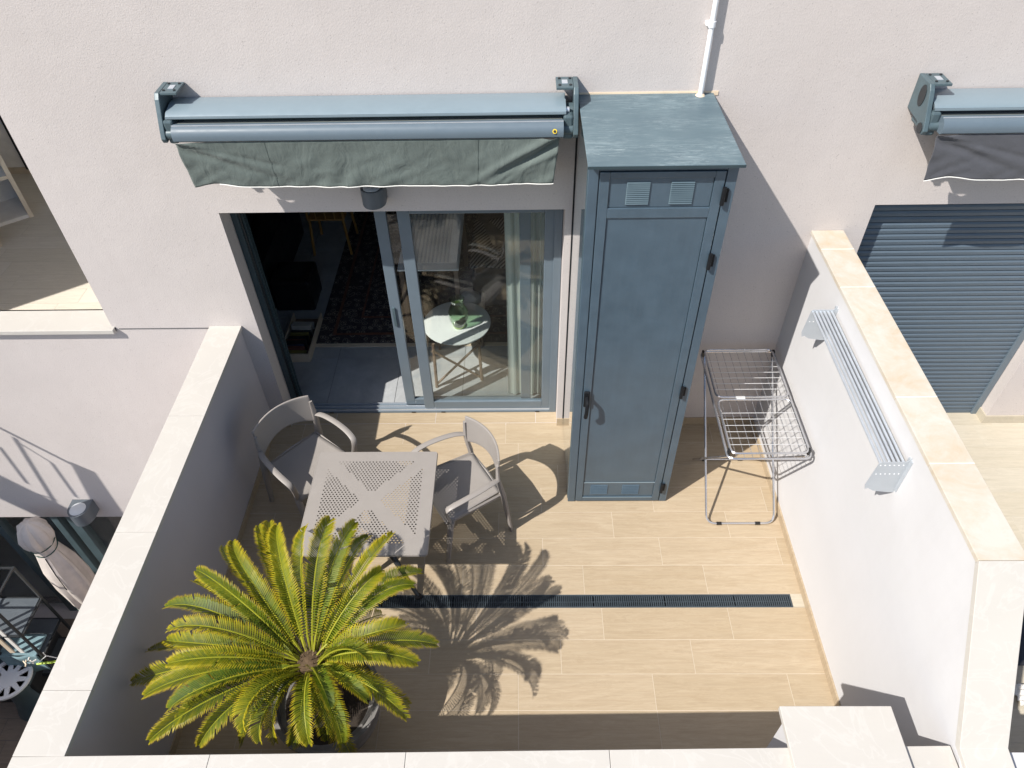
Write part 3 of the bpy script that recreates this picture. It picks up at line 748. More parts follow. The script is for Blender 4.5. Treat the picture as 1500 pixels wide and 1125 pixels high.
# ------------------------------------------------------------------ armchairs
def make_chair(label):
    c = thing('patio_armchair', (0, 0, 0), label, 'chair', 'taupe resin armchairs at the patio table')
    M = 'taupe_resin'
    def seat(u, v):
        x = -.225 + .46 * u; wd = .205 + .045 * u; y = (2 * v - 1) * wd
        return (x, y, .425 + .012 * u + .008 * abs(2 * v - 1) ** 3 - .02 * max(0, (u - .85) / .15) ** 2)
    MB().grid(seat, 16, 16).build('seat', M, c, smooth=True, solid=.012)
    def back(u, v):                                   # u across, v from bottom up
        t = 2 * u - 1; y = t * (.245 - .004 * v)
        zb = .565 + .062 * (1 - t * t); ztop = .842 - .010 * t * t
        z = zb + (ztop - zb) * v
        return (-.262 + .07 * t * t - .06 * (z - .62), y, z)
    MB().grid(back, 28, 10).build('backrest', M, c, smooth=True, solid=.014, bevel=.003)
    for s in (1, -1):
        post = MB().tube([(-.192, .238 * s, .78), (-.192, .242 * s, .64), (-.205, .244 * s, .55), (-.225, .248 * s, .44), (-.245, .262 * s, .22), (-.268, .275 * s, 0)],
                         [.012, .018, .023, .025, .022, .016], 8, flat=(1.15, .8)).build('leg', M, c, smooth=True)
        fl = MB().tube([(.185, .245 * s, .44), (.205, .255 * s, .40), (.235, .262 * s, .2), (.265, .27 * s, 0)], [.024, .024, .020, .015], 8, flat=(1.1, .85)).build('leg', M, c, smooth=True)
        ap = [Vector(p) for p in ((-.20, .244 * s, .635), (-.12, .268 * s, .655), (0, .285 * s, .66), (.12, .290 * s, .655), (.205, .284 * s, .637), (.232, .274 * s, .60), (.225, .264 * s, .52), (.198, .252 * s, .43))]
        # catmull resample
        q = []
        for i in range(len(ap) - 1):
            p0, p1, p2, p3 = ap[max(i - 1, 0)], ap[i], ap[i + 1], ap[min(i + 2, len(ap) - 1)]
            for k in range(5):
                t = k / 5; q.append(.5 * ((2 * p1) + (p2 - p0) * t + (2 * p0 - 5 * p1 + 4 * p2 - p3) * t * t + (3 * p1 - p0 - 3 * p2 + p3) * t ** 3))
        q.append(ap[-1])
        MB().tube(q, [.022 if i > 3 else .016 + .002 * i for i in range(len(q))], 10, flat=(1.0, .40)).build('armrest', M, c, smooth=True)
        MB().tube([(-.215, .225 * s, .418), (0, .235 * s, .42), (.205, .243 * s, .425)], .017, 6, flat=(.6, 1.2)).build('seat_rail', M, c, smooth=True)
    MB().tube([(-.222, -.22, .418), (-.235, 0, .418), (-.222, .22, .418)], .014, 6).build('rear_rail', M, c, smooth=True)
    return c
ch1 = make_chair('taupe armchair at the left of the table against the shaded wall'); ch1.location = (-1.604, -.755, 0); ch1.rotation_euler = (0, 0, radians(-42))
ch2 = copy_tree(ch1); ch2['label'] = 'taupe armchair in the sun at the right of the table, back to the cabinet'
ch2.location = (-.471, -.966, 0); ch2.rotation_euler = (0, 0, radians(211))

# ------------------------------------------------------------------ clothes dryer
dy = thing('clothes_airer', (1.62, -.6, 0), 'folding chrome clothes airer standing by the right wall', 'clothes airer')
Z = .915; xa, xb, ya, yb = 1.345, 1.895, -1.13, -.085
def T(mb, nm, mat='chrome'): return rel(mb, dy).build(nm, mat, dy, smooth=True)
T(MB().tube(rounded_loop([(xa, ya, Z), (xb, ya, Z), (xb, yb, Z), (xa, yb, Z)], .05, 5), .0085, 8, closed=True), 'main_frame')
for i in range(9):
    x = xa + .058 + i * (xb - xa - .116) / 8
    T(MB().tube([(x, ya, Z - .004), (x, yb, Z - .004)], .0019, 5, cap=False), 'long_wire', 'chrome')
ym = (ya + yb) / 2
for (y0, y1) in ((ym + .012, yb - .015), (ya + .02, ym - .012)):
    z = Z + .032
    wgo = T(MB().tube(rounded_loop([(xa + .02, y0, z), (xb - .02, y0, z), (xb - .02, y1, z), (xa + .02, y1, z)], .05, 5), .0075, 8, closed=True), 'wing_frame')
    for i in range(6):
        y = y0 + (y1 - y0) * (i + 1.3) / 8.6
        T(MB().tube([(xa + .02, y, z + .002), (xb - .02, y, z + .002)], .0024, 5, cap=False), 'wing_wire', 'white_wire')
for (X_, Y_) in ((xa + .012, yb - .035), (xb - .012, yb - .035), (xa + .012, ya + .05), (xb - .012, ya + .05)):
    T(MB().box(X_ - .008, X_ + .008, Y_ - .014, Y_ + .014, Z - .012, Z + .036), 'hinge_clip', 'black_plastic')
# legs: two crossing U frames
T(MB().tube(rounded_path([(xa + .03, yb - .02, Z - .01), (1.375, -1.02, .012), (1.885, -1.02, .012), (xb - .012, yb - .02, Z - .01)], .07, 6), .0085, 8), 'leg_frame')
T(MB().tube(rounded_path([(xa + .005, ya + .03, Z - .01), (1.37, -.40, .012), (1.89, -.40, .012), (xb - .03, ya + .03, Z - .01)], .07, 6), .0085, 8), 'leg_frame')
for x in (1.47, 1.76):
    T(MB().tube([(x - .018, -1.02, .012), (x + .018, -1.02, .012)], .013, 8), 'rubber_foot', 'black_plastic')
    T(MB().tube([(x - .018, -.40, .012), (x + .018, -.40, .012)], .013, 8), 'rubber_foot', 'black_plastic')
T(MB().tube([(1.50, ym, Z + .032), (1.56, ym, Z + .032)], .017, 8), 'centre_clip', 'white_wire')

# ------------------------------------------------------------------ wall rack
wr = thing('wall_drying_rack', (1.9445, -1.25, 1.7), 'silver extending clothes rack fixed to the sunny right wall', 'drying rack')
def plate(y):
    m = MB(); pts = [(1.945, 1.815), (1.925, 1.785), (1.80, 1.785), (1.79, 1.775), (1.775, 1.60), (1.785, 1.565), (1.80, 1.572), (1.83, 1.55), (1.915, 1.535), (1.945, 1.535)]
    m.prism([(x, z) for x, z in pts], y - .0015, y + .0015, 1); return rel(m, wr).build('end_plate', 'alu_plate', wr)
for y in (-.655, -1.862):
    pl_ = plate(y)
    for i in range(6):
        for zz in (1.69, 1.76):
            rel(MB().tube([(1.802 + i * .023, y - .0025, zz), (1.802 + i * .023, y + .0025, zz)], .004, 6), wr).build('rivet', 'white_pvc', pl_)
    rel(MB().box(1.938, 1.9445, y - .02, y + .02, 1.56, 1.8), wr).build('wall_flange', 'alu_plate', pl_)
for i in range(6):
    x = 1.802 + i * .0235
    rel(MB().tube([(x, -.655, 1.768), (x, -1.862, 1.768)], .0075, 8), wr).build('rail', 'alu', wr, smooth=True)

# ------------------------------------------------------------------ cycad in a pot
cy = thing('cycad_palm', (-1.15, -2.50, 0), 'large sunlit sago palm with arching yellow green fronds in the corner', 'palm')
C0 = Vector((-1.15, -2.505, .90)); Lc = Vector(cy.location)
MB().lathe([(0, .42), (.10, .43), (.10, .50), (.115, .60), (.11, .72), (.09, .84), (.06, .93), (0, .95)], (0, 0, 0), 18).build('trunk', 'trunk_brown', cy, smooth=True)
# scaly heart
sc = MB()
for i in range(150):
    a = i * 2.39996; r = .012 + .085 * sqrt(i / 150); z0 = .93 - r * .5
    p = Vector((cos(a) * r, sin(a) * r, z0)); d = Vector((cos(a) * (.2 + r * 6), sin(a) * (.2 + r * 6), 1)).normalized()
    t = Vector((-sin(a), cos(a), 0)) * .004; L_ = .03 + .07 * random.random()
    sc.add([p - t, p + t, p + d * L_, p + d * L_ * .5 + t * .6 + Vector((0, 0, .003))], [(0, 1, 2), (1, 3, 2)])
sc.build('crown_heart', 'heart_scale', cy)
CX_, CY_, F_ = 750, 562.5, 1071.71
CM = cam.matrix_world.to_3x3(); CP = cam.matrix_world.translation.copy()
def spot(px, py, z):
    r = CM @ Vector((px - CX_, CY_ - py, -F_)); t = (z - CP.z) / r.z; return CP + r * t
tips = [(193, 1000, .80), (216, 954, .74), (242, 890, 1.0), (288, 835, 1.05), (283, 852, .94), (246, 924, 1.1), (328, 801, 1.0), (341, 793, 1.16),
        (379, 770, 1.0), (394, 765, 1.1), (406, 770, 1.22), (450, 771, 1.22), (484, 761, 1.3), (520, 765, 1.25), (540, 786, 1.1), (576, 781, 1.16),
        (558, 835, 1.2), (617, 839, 1.02), (606, 857, 1.12), (594, 914, 1.12), (640, 944, .98), (611, 970, 1.02), (538, 967, 1.2), (537, 1026, 1.12), (596, 1052, .86),
        (483, 1036, 1.2), (501, 1090, .88), (453, 1090, .98), (428, 1092, .85), (381, 1086, .9), (358, 1068, 1.05), (292, 1092, .98), (219, 1085, .9),
        (247, 1039, 1.02), (211, 1020, .95), (246, 972, 1.05), (404, 1088, .68), (354, 1092, .62), (480, 1085, .60),
        (300, 1020, .70), (244, 938, 1.0), (259, 1060, .86), (420, 820, .98), (560, 900, .85), (330, 870, .85)]
def frond(i, tip, idx_short=False):
    rnd = random.Random(i * 13 + 5)
    T_ = Vector(tip) - Lc; B_ = Vector((0, 0, .90)); d = Vector((T_.x, T_.y, 0)); hd_ = d.normalized()
    B_ = B_ + hd_ * .045 + Vector((0, 0, rnd.uniform(-.05, .03)))
    reach = d.length; lift = .16 + .30 * reach * .6
    P1 = B_ + hd_ * reach * .34 + Vector((0, 0, max(T_.z - B_.z, 0) * .55 + lift * .62))
    P2 = B_ + hd_ * reach * .74 + Vector((0, 0, (T_.z - B_.z) * .85 + lift * .50))
    side = Vector((-hd_.y, hd_.x, 0)); bend = rnd.uniform(-.07, .07); P2 += side * bend; P1 += side * bend * .5
    def bz(t): return B_ * (1 - t) ** 3 + P1 * 3 * t * (1 - t) ** 2 + P2 * 3 * t * t * (1 - t) + T_ * t ** 3
    def bd(t): return ((P1 - B_) * 3 * (1 - t) ** 2 + (P2 - P1) * 6 * t * (1 - t) + (T_ - P2) * 3 * t * t).normalized()
    mb = MB(); cols = []
    L_ = sum((bz((k + 1) / 20) - bz(k / 20)).length for k in range(20))
    n0 = 0
    mb.tube([bz(k / 14) for k in range(15)], [.007 * (1 - .75 * k / 14) for k in range(15)], 5)
    cols += [(0, 1, 0)] * (len(mb.v) - n0)
    roll = rnd.uniform(-.6, .6); N = int(L_ / .0118)
    ml = .078 + .020 * rnd.random(); yel = rnd.uniform(.25, 1.0)
    for k in range(N):
        t = .10 + .895 * k / N
        p = bz(t); f = bd(t); s0 = f.cross(Vector((0, 0, 1)));
        if s0.length < .05: s0 = side.copy()
        s0.normalize(); u = s0.cross(f).normalized()
        s1 = s0 * cos(roll) + u * sin(roll); u1 = u * cos(roll) - s0 * sin(roll)
        prof = min(1, (t - .08) / .22) ** .7 * (1 - max(0, (t - .60) / .42) ** 2 * .80)
        for sg in (1, -1):
            ln = ml * prof * rnd.uniform(.9, 1.08)
            if rnd.random() < .006: continue
            if rnd.random() < .03: ln *= rnd.uniform(.3, .7)
            fw_ = .42 + .95 * t * t; v_up = .84 + rnd.uniform(-.10, .10)
            dr_ = (s1 * sg + f * fw_ + u1 * v_up).normalized()
            wv = f * .0047
            p1 = p + dr_ * ln * .62; p2 = p + dr_ * ln - u1 * ln * .16
            n0 = len(mb.v)
            mb.add([p - wv * .6, p + wv * .6, p1 + wv, p1 - wv, p2], [(0, 1, 2, 3), (3, 2, 4)])
            yt = yel * rnd.uniform(.5, 1.3) * (.6 + .6 * t)
            cols += [(yt * .12, 0, 0)] * 2 + [(yt * .42, 0, 0)] * 2 + [(min(1, .6 + yt), 0, .6 if rnd.random() < .4 else .0)]
    me = bpy.data.meshes.new('frond'); me.from_pydata(mb.v, [], mb.f); me.materials.append(MATS['cycad_leaf'])
    ca = me.color_attributes.new('tint', 'FLOAT_COLOR', 'POINT')
    for j, c_ in enumerate(cols): ca.data[j].color = (*c_, 1)
    me.update(); o = bpy.data.objects.new('frond', me); COL.objects.link(o); o.parent = cy
for i, (px, py, z) in enumerate(tips): frond(i, spot(px, py, z))
for i in range(7):                                  # young short fronds round the heart and old drooping ones
    a = i * 2.4 + .4; frond(100 + i, Lc + Vector((cos(a) * .5, sin(a) * .42, .52)))

po = thing('plant_pot', (-1.15, -2.50, 0), 'round dark grey pot half hidden under the sago palm', 'pot')
MB().lathe([(0, .004), (.17, .004), (.22, .08), (.28, .24), (.30, .36), (.305, .42), (.312, .425), (.312, .445), (.285, .445), (.275, .40), (.0, .39)], (0, 0, 0), 36).build('pot_body', 'pot_clay', po, smooth=True)
MB().lathe([(0, .405), (.276, .398), (.276, .39)], (0, 0, 0), 28).build('soil', 'soil', po)

# ------------------------------------------------------------------ living room things
rug = thing('rug', (-1.2, 2.3, 0), 'dark patterned oriental rug with tan edge on the grey floor', 'rug')
MB().box(-.8, 1.35, -1.24, 1.9, .001, .012).build('pile', 'persian_rug', rug)
MB().box(-.8, 1.35, -1.285, -1.241, .001, .010).build('tan_border', 'beige_panel', rug)
for (a0, a1, b0, b1) in ((-.66, 1.2, -1.12, -1.09), (-.66, -.63, -1.09, 1.8), (-.42, 1.0, -.86, -.84), (-.42, -.40, -.84, 1.6)):
    MB().box(a0, a1, b0, b1, .012, .0135).build('border_line', 'brown_leather', rug)

rt = thing('side_table', (-.585, .755, 0), 'round pale glass topped side table behind the sliding glass', 'table')
MB().lathe([(0, .505), (.285, .505), (.298, .512), (.298, .520), (.285, .524), (0, .524)], (0, 0, 0), 48).build('tabletop', 'frosted_top', rt, smooth=True)
for (x, y) in ((-.2, -.29), (.205, -.20), (-.21, .22), (.2, .26)):
    MB().tube([(x * .95, y * .9, .50), (x, y, 0)], .014, 6).build('leg', 'timber_leg', rt)
for a, b in (((-.2, -.29), (.2, .26)), ((.205, -.20), (-.21, .22)), ((-.2, -.29), (.205, -.2))):
    pass
MB().tube([(-.2, -.285, .03), (.2, -.2, .44)], .012, 6).build('cross_brace', 'timber_leg', rt)
MB().tube([(-.2, -.285, .44), (.2, -.2, .03)], .012, 6).build('cross_brace', 'timber_leg', rt)
va = thing('vase', (-.56, .70, .5245), 'green glass vase standing on the round side table', 'vase')
MB().lathe([(.05, 0), (.06, .02), (.085, .10), (.088, .17), (.06, .23), (.05, .26), (.065, .30), (.06, .30), (.045, .26), (.055, .23), (.082, .17), (.079, .10), (.055, .025)], (0, 0, 0), 28).build('body', 'green_glass', va, smooth=True)
MB().lathe([(.0, .003), (.052, .003), (.055, .02), (0, .022)], (0, 0, 0), 20).build('base', 'lime_plastic', va, smooth=True)

wt = thing('dining_table', (-.84, 1.75, 0), 'white ribbed table top seen through the glass at the back', 'table')
MB().box(-.30, .26, -.53, .6, .735, .75).build('tabletop', 'white_lacquer', wt, bevel=.003)
for i in range(12): MB().box(-.25 + i * .036, -.236 + i * .036, -.42, .5, .7505, .7525).build('rib', 'alu', wt)
for (x, y) in ((-.27, -.5), (.23, -.5), (-.27, .56), (.23, .56)): MB().box(x - .02, x + .02, y - .02, y + .02, 0, .735).build('leg', 'timber_leg', wt)

ychair = thing('dining_chair', (-2.1, 2.75, 0), 'wooden chair with honey coloured frame at the back of the room', 'chair')
MB().box(-.2, .2, -.2, .2, .43, .455).build('seat', 'yellow_wood', ychair, bevel=.01)
for (x, y) in ((-.18, -.18), (.18, -.18), (-.18, .18), (.18, .18)): MB().tube([(x, y, .43), (x * 1.15, y * 1.15, 0)], .015, 8).build('leg', 'yellow_wood', ychair, smooth=True)
MB().tube(rounded_path([(-.19, -.19, .45), (-.19, -.23, .84), (.19, -.23, .84), (.19, -.19, .45)], .05), .014, 8).build('back_frame', 'yellow_wood', ychair, smooth=True)
for k in (-.1, 0, .1): MB().tube([(k, -.19, .45), (k, -.23, .83)], .008, 6).build('back_rod', 'yellow_wood', ychair, smooth=True)

sp_ = thing('speaker', (-2.30, 1.75, 0), 'black box speaker standing on the left of the room', 'speaker')
MB().box(-.2, .2, -.19, .19, .0, .36).build('cabinet', 'black_plastic', sp_, bevel=.03, bseg=3)
MB().lathe([(.0, 0), (.12, 0), (.13, .006), (.0, .012)], (0, 0, .361), 24).build('driver', 'dark_metal', sp_, smooth=True)
tv = thing('media_unit', (-2.72, 1.6, 0), 'low black media unit along the left wall', 'cabinet')
MB().box(-.2, .2, -.75, 1.4, .0, .55).build('carcass', 'black_plastic', tv, bevel=.005)
MB().box(-.14, -.08, -.4, .9, .56, 1.3).build('screen', 'black_plastic', tv, bevel=.005)

bk = thing('book_tray', (-2.14, 1.12, 0), 'narrow wooden tray of books and bottles beside the door opening', 'tray')
MB().box(-.13, .13, -.30, .30, .001, .02).build('base', 'timber_leg', bk)
MB().box(-.14, -.13, -.30, .30, .001, .10).build('side', 'beige_panel', bk); MB().box(.13, .14, -.30, .30, .001, .10).build('side', 'beige_panel', bk)
MB().box(-.14, .14, -.312, -.30, .001, .10).build('side', 'beige_panel', bk)
yy = -.27
for i in range(13):
    th_ = random.uniform(.022, .042)
    b = MB().box(-.10, .10 - random.random() * .04, 0, th_ - .003, .0, .07 + random.random() * .07)
    o = b.build('book', random.choice(['book_red', 'book_blue', 'book_pale', 'book_ochre', 'dark_metal']), bk); o.location = (0, yy, .021); o.rotation_euler = (random.uniform(-.12, .12), 0, random.uniform(-.05, .05)); yy += th_
    if yy > .26: break
# sofa with striped throw
sf = thing('sofa', (-.05, 2.55, 0), 'dark sofa with a striped throw behind the side table', 'sofa')
MB().box(-.45, .5, -.95, .95, .0, .40).build('base', 'striped_sofa', sf, bevel=.04, bseg=3)
MB().box(.32, .6, -.95, .95, .4, .78).build('backrest', 'striped_sofa', sf, bevel=.06, bseg=3)
MB().grid(lambda u, v: (-.47 + .8 * u, -.85 + .9 * v, .41 + .02 * sin(u * 7 + v * 4) + .012 * noise.noise(Vector((u * 5, v * 6, 0)))), 20, 20).build('throw', 'striped_throw', sf, smooth=True, solid=.01)
MB().lathe([(0, 0), (.16, .02), (.19, .07), (.14, .13), (0, .15)], (.12, -.62, .43), 16).build('cushion', 'cloth_white', sf, smooth=True)
bx = thing('storage_basket', (-.72, 1.28, 0), 'low basket of folded cloth beside the round table', 'basket')
MB().lathe([(0, .01), (.13, .01), (.15, .2), (.14, .2), (.125, .05), (0, .05)], (.2, .25, 0), 18).build('basket_wall', 'beige_panel', bx, smooth=True)
MB().lathe([(0, .1), (.12, .14), (.1, .2), (0, .24)], (.2, .25, 0), 12).build('folded_cloth', 'cloth_white', bx, smooth=True)
# curtain
def cf(u, v):
    x = -.135 + .36 * u; return (x + .006 * sin(v * 3 + u * 9), .355 + .022 * sin(u * 30 + .5 * sin(v * 2)) * (.35 + u * .65) + .008 * sin(u * 91) * u, .02 + 2.2 * v)
ct = tag(MB().grid(cf, 120, 10).build('curtain', 'sheer_curtain', None, smooth=True), 'pale sheer curtain gathered behind the right end of the glass door', 'curtain')

# ------------------------------------------------------------------ lower left neighbour
nd = thing('glazed_door', (-5, .12, -3.44), 'dark framed glazed door of the lower left terrace', 'door')
def nrel(m): return rel(m, nd)
nrel(MB().box(-6.6, -3.3, .20, .26, -3.44, -3.38)).build('sill', 'dark_metal', nd)
xs_n = [(-6.6, -6.52), (-5.52, -5.44), (-4.86, -4.79), (-4.70, -4.60), (-3.38, -3.3)]
for a, b in xs_n: nrel(MB().box(a, b, .10, .20, -3.44, -1.33)).build('frame_post', 'cast_metal', nd, bevel=.003)
nrel(MB().box(-6.6, -3.3, .10, .2, -1.40, -1.335)).build('frame_head', 'cast_metal', nd)
nrel(MB().box(-6.52, -4.70, .145, .151, -3.38, -1.40)).build('glass_pane', 'window_glass', nd); nrel(MB().box(-4.60, -3.38, .145, .151, -3.38, -1.40)).build('glass_pane', 'window_glass', nd)
RL = MB(); RL.box(-6.9, -3.0, 3.0, 3.1, -3.44, -1.0); RL.box(-6.95, -6.9, .262, 3.1, -3.44, -1.0); RL.box(-3.0, -2.95, .262, 3.1, -3.44, -1.0); RL.box(-6.95, -2.95, .262, 3.1, -1.0, -.95); RL.box(-6.95, -2.95, .262, 3.1, -3.5, -3.45)
RL.build('lower_room_wall', 'interior_wall', house)

pr_ = thing('parasol', (-4.72, -.26, -3.44), 'closed parasol in a cream cover tied with green cord', 'parasol')
MB().tube([(0, 0, .05), (0, 0, 2.35)], .022, 10).build('pole', 'alu', pr_, smooth=True)
MB().lathe([(0, 0), (.26, 0), (.25, .05), (.05, .07), (.04, .2), (0, .2)], (0, 0, 0), 24).build('base', 'dark_metal', pr_, smooth=True)
cv = MB(); pf = [(.09, .55), (.13, .8), (.155, 1.1), (.165, 1.4), (.15, 1.7), (.105, 1.95), (.10, 2.0), (.135, 2.12), (.14, 2.22), (.10, 2.34), (.03, 2.39)]
n_ = 40; base = len(cv.v)
for r, z in pf:
    for k in range(n_):
        t = 2 * pi * k / n_; q = r * (1 + .09 * sin(7 * t + z * 2) + .05 * sin(13 * t - z)); cv.v.append((q * cos(t), q * sin(t), z))
for i in range(len(pf) - 1):
    for k in range(n_): cv.f.append((i * n_ + k, i * n_ + (k + 1) % n_, (i + 1) * n_ + (k + 1) % n_, (i + 1) * n_ + k))
cv.f.append(tuple((len(pf) - 1) * n_ + k for k in range(n_)))
co = cv.build('cover', 'cream_cover', pr_, smooth=True)
for z, r in ((1.98, .112), (.98, .152), (2.08, .128)):
    MB().tube([(r * cos(t * pi / 12), r * sin(t * pi / 12), z + .02 * sin(t * pi / 12)) for t in range(24)], .006, 5, closed=True).build('tie_cord', 'dark_green_cord', co, smooth=True)
MB().tube([(.03, -.115, 1.94), (.045, -.158, 1.7), (.05, -.175, 1.45)], .005, 5).build('hanging_cord', 'black_plastic', co, smooth=True)

# black metal shelf frame
sr = thing('shelf_rack', (-5.35, -.62, -3.44), 'tall black metal rack with shelves and things on them, lower left', 'shelf')
for x in (-.5, -.1, .32):
    for y in (-.22, .2): MB().box(x - .011, x + .011, y - .011, y + .011, 0, 1.86 if x > 0 else 1.95).build('post', 'dark_metal', sr)
for z in (.35, .8, 1.25, 1.84):
    for y in (-.22, .2): MB().box(-.489, .309, y - .009, y + .009, z, z + .018).build('rail', 'dark_metal', sr)
    for x in (-.5, .32): MB().box(x - .009, x + .009, -.209, .189, z, z + .018).build('rail', 'dark_metal', sr)
    if z < 1.5: MB().box(-.488, .308, -.208, .188, z + .0185, z + .026).build('shelf_board', 'light_grey_lamp', sr)
MB().box(.02, .07, -.225, -.213, .9, 1.83).build('cream_slat', 'beige_panel', sr)
MB().box(.13, .17, -.225, -.215, .9, 1.8).build('cream_slat', 'cloth_white', sr)
tw = thing('towel', (-5.25, -.84, -2.6), 'folded blue grey towel on the black rack', 'towel')
MB().grid(lambda u, v: (-.22 + .4 * u, -.02 + .012 * sin(u * 9), .02 - .34 * v), 16, 8).build('drape', 'cloth_blue', tw, smooth=True, solid=.012)
MB().box(-.22, .18, -.01, .22, .0, .03).build('fold', 'cloth_blue', tw, bevel=.01)
hg_ = thing('clothes_hanger', (-4.96, -.86, -2.62), 'white wire hanger with yellow green bar hanging from the rack', 'hanger')
MB().tube([(0, 0, .12), (0, 0, .05), (-.16, -.02, -.10), (.16, .02, -.10), (0, 0, .05)], .005, 5).build('wire', 'white_wire', hg_, smooth=True)
MB().tube([(-.16, -.02, -.10), (.16, .02, -.10)], .012, 6).build('bar', 'lime_plastic', hg_, smooth=True)
ph = thing('peg_bundle', (-5.12, -.92, -2.55), 'bundle of clothes pegs hanging from the rack', 'pegs')
for k in range(7):
    a = k * .9; o = MB().box(-.006, .006, -.005, .005, -.07, .0).build('peg', random.choice(['beige_panel', 'cloth_white', 'cloth_blue']), ph); o.location = (.03 * cos(a), .03 * sin(a), .02 * sin(a * 2)); o.rotation_euler = (a * .3, a * .5, a)

ft = thing('garden_stool', (-5.40, -1.0, -3.44), 'round white lattice stool at the left edge', 'stool')
tp = MB(); Nn = 48
def ring(mb, r0, r1, z0, z1, n=48):
    mb.lathe([(r0, z0), (r1, z0), (r1, z1), (r0, z1), (r0, z0)], (0, 0, 0), n)
ring(tp, .19, .225, .62, .645); tp.build('rim', 'white_pvc', ft, smooth=True)
MB().lathe([(0, .62), (.10, .62), (.10, .64), (0, .64)], (0, 0, 0), 24).build('hub', 'white_pvc', ft, smooth=True)
for k in range(10):
    a = 2 * pi * k / 10; w0, w1 = .026, .034
    def rp(r, t): return (r * cos(a) - t * sin(a), r * sin(a) + t * cos(a))
    MB().prism([rp(.095, -w0), rp(.195, -w1 * .6), rp(.195, w1 * .6), rp(.095, w0)], .624, .638).build('spoke', 'white_pvc', ft)
MB().lathe([(.0, 0), (.2, 0), (.14, .2), (.12, .4), (.18, .615), (0, .615)], (0, 0, 0), 24).build('pedestal', 'cast_metal', ft, smooth=True)
gb = thing('beach_bag', (-4.93, -1.30, -3.44), 'bright green bag with brown things in it, beside the stool', 'bag')
MB().lathe([(0, .01), (.16, .01), (.2, .2), (.19, .36), (.175, .36), (.18, .2), (.14, .04), (0, .04)], (0, 0, 0), 20).build('bag_wall', 'bright_green', gb, smooth=True)
MB().tube(arc((0, 0, .34), .17, 0, pi, 14, (0.8, .6, 0), (0, 0, 1)), .018, 6, flat=(1.6, .5)).build('strap', 'bright_green', gb, smooth=True)
MB().lathe([(0, 0), (.1, .03), (.12, .1), (.06, .17), (0, .18)], (.03, -.03, .2), 14).build('contents', 'brown_leather', gb, smooth=True)
MB().grid(lambda u, v: (-.25 + .14 * u, -.28 + .3 * v, .03 + .2 * v + .02 * sin(u * 7)), 6, 8).build('hanging_flap', 'lime_plastic', gb, smooth=True, solid=.008)
dkb = thing('storage_chest', (-5.7, -1.0, -3.44), 'low dark storage chest behind the white stool', 'chest')
MB().box(-.5, .45, .0, .62, 0, .5).build('body', 'dark_metal', dkb, bevel=.02); MB().box(-.52, .47, -.02, .64, .501, .55).build('lid', 'cast_metal', dkb, bevel=.01)

# outside stair with railing on the left: throws the railing shadow on the facade
st = thing('outside_stair', (-5.6, -.8, -1.3), 'outside stair flight with thin metal railing left of the terrace', 'stair')
def bk3(px, py):                                     # shadow point on the facade -> point on the plane y = -0.8 it comes from
    r = CM @ Vector((px - CX_, CY_ - py, -F_)); t = (0 - CP.y) / r.y; p = CP + r * t; return p - SD * (.8 / SD.y) - Vector(st.location)
def ln(a, b, ext0=0, ext1=0):
    a, b = bk3(*a), bk3(*b); d = (b - a); return [a - d * ext0, b + d * ext1]
MB().tube(ln((0, 627), (107, 681), 1.2, .1), .014, 6).build('handrail', 'dark_metal', st)
MB().tube(ln((22, 642), (80, 735)), .012, 6).build('baluster', 'dark_metal', st)
MB().tube(ln((76, 678), (112, 728)), .010, 6).build('baluster', 'dark_metal', st)
MB().tube(ln((0, 655), (40, 708)), .010, 6).build('baluster', 'dark_metal', st)
MB().tube(ln((30, 650), (76, 678)), .007, 6).build('lower_rail', 'dark_metal', st)
MB().tube(ln((-20, 700), (82, 732)), .008, 6).build('lower_rail', 'dark_metal', st)
P4 = [bk3(*q) for q in ((102, 676), (140, 692), (190, 765), (150, 765))]
m = MB().add([p + Vector((0, 0, 0)) for p in P4] + [p + Vector((-.1, -.07, .13)) for p in P4], [(0, 1, 2, 3), (7, 6, 5, 4), (0, 4, 5, 1), (1, 5, 6, 2), (2, 6, 7, 3), (3, 7, 4, 0)]); m.build('end_panel', 'cream_cover', st)
A_, B_ = bk3(0, 697), bk3(104, 748); sl_ = (A_.z - B_.z) / (A_.x - B_.x); xa_, xb_ = B_.x, B_.x - 1.75
def zt_(x): return B_.z + sl_ * (x - B_.x)
for ys_, nm in (((-.05, .05), 'stringer'), ((-.85, -.75), 'stringer')):
    MB().prism([(xb_, zt_(xb_)), (xa_, zt_(xa_)), (xa_ + .02, zt_(xa_) - .55), (xb_, zt_(xb_) - .62)], ys_[0], ys_[1], 1).build(nm, 'smooth_render', st)
x = xa_ - .22
while x > xb_ + .05:
    MB().box(x - .13, x + .13, -.749, -.051, zt_(x) - .30, zt_(x) - .26).build('tread', 'cream_marble', st); x -= .17
MB().box(xb_ - .65, xb_ - .001, -.85, .05, zt_(xb_) - .3, zt_(xb_) - .14).build('landing', 'smooth_render', st)
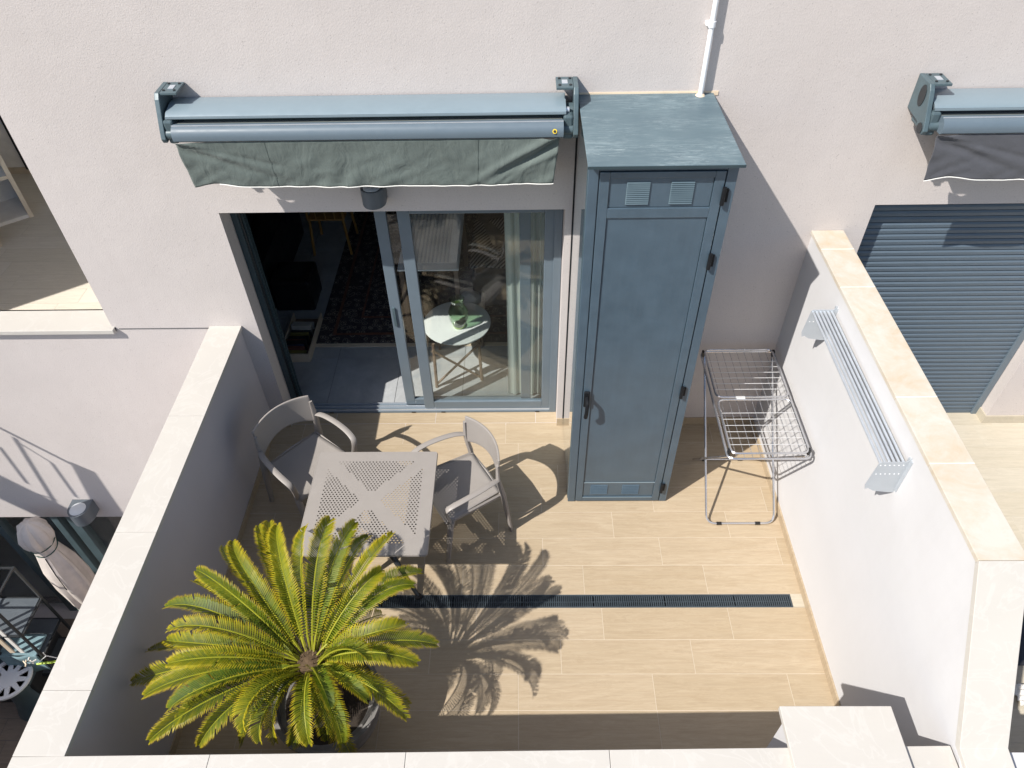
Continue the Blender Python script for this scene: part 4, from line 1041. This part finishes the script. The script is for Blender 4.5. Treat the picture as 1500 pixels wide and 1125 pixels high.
MB().box(xb_ - .65, xb_ - .45, -.80, 0, -2.6, zt_(xb_) - .301).build('support_wall', 'smooth_render', st)

# loggia shelf
ls = thing('shelf_unit', (-5.489, 2.919, .3), 'open white shelf unit with beige edges in the upper left loggia', 'shelf', rz=radians(38))
def sp(nm, mat, *b): return MB().box(*b).build(nm, mat, ls, bevel=.002)
sp('side_panel', 'cream_panel', -.045, 0, .004, .5, 0, 1.0)
sp('side_panel', 'room_white', -1.3, -1.255, .004, .5, 0, 1.0)
sp('shelf', 'room_white', -1.254, -.046, .01, .49, .48, .52)
sp('bottom_board', 'room_white', -1.254, -.046, .01, .49, .0, .04)
sp('back_panel', 'room_white', -1.254, -.046, .49, .5, .04, 1.0)
sp('edge_strip', 'cream_panel', -.045, 0, -.004, .003, 0, 1.0)
sp('edge_strip', 'cream_panel', -1.254, -.046, .002, .009, .48, .52)
sp('top_board', 'dark_metal', -1.31, .01, -.01, .51, 1.001, 1.03)
bn = thing('low_bench', (-5.55, 2.33, .3), 'beige edged low bench in front of the white shelf unit, upper left', 'bench', rz=radians(38))
MB().box(-.045, 0, 0, .3, 0, .42).build('leg_panel', 'beige_panel', bn, bevel=.002); MB().box(-1.2, -1.155, 0, .3, 0, .42).build('leg_panel', 'beige_panel', bn, bevel=.002)
MB().box(-1.2, 0, 0, .3, .421, .46).build('seat_board', 'room_white', bn, bevel=.002)

# ------------------------------------------------------------------ right neighbour's things, seen past the sloping coping
cbx = thing('storage_box', (3.3, -2.0, 0), 'dark blue storage box at the right edge past the sloping coping', 'box')
MB().box(-.12, .7, -.12, .35, 0, .45).build('body', 'book_blue', cbx, bevel=.01); MB().box(-.14, .72, -.14, .37, .451, .49).build('lid', 'cloth_blue', cbx, bevel=.01)
clo = thing('crumpled_cloth', (3.16, -2.32, 0), 'small crumpled white cloth on the tiles at the right edge', 'cloth')
MB().grid(lambda u, v: (-.09 + .2 * u, -.06 + .14 * v, .012 + .03 * abs(noise.noise(Vector((u * 4, v * 4, 2)))) * 2), 14, 12).build('cloth', 'cloth_white', clo, smooth=True, solid=.004)
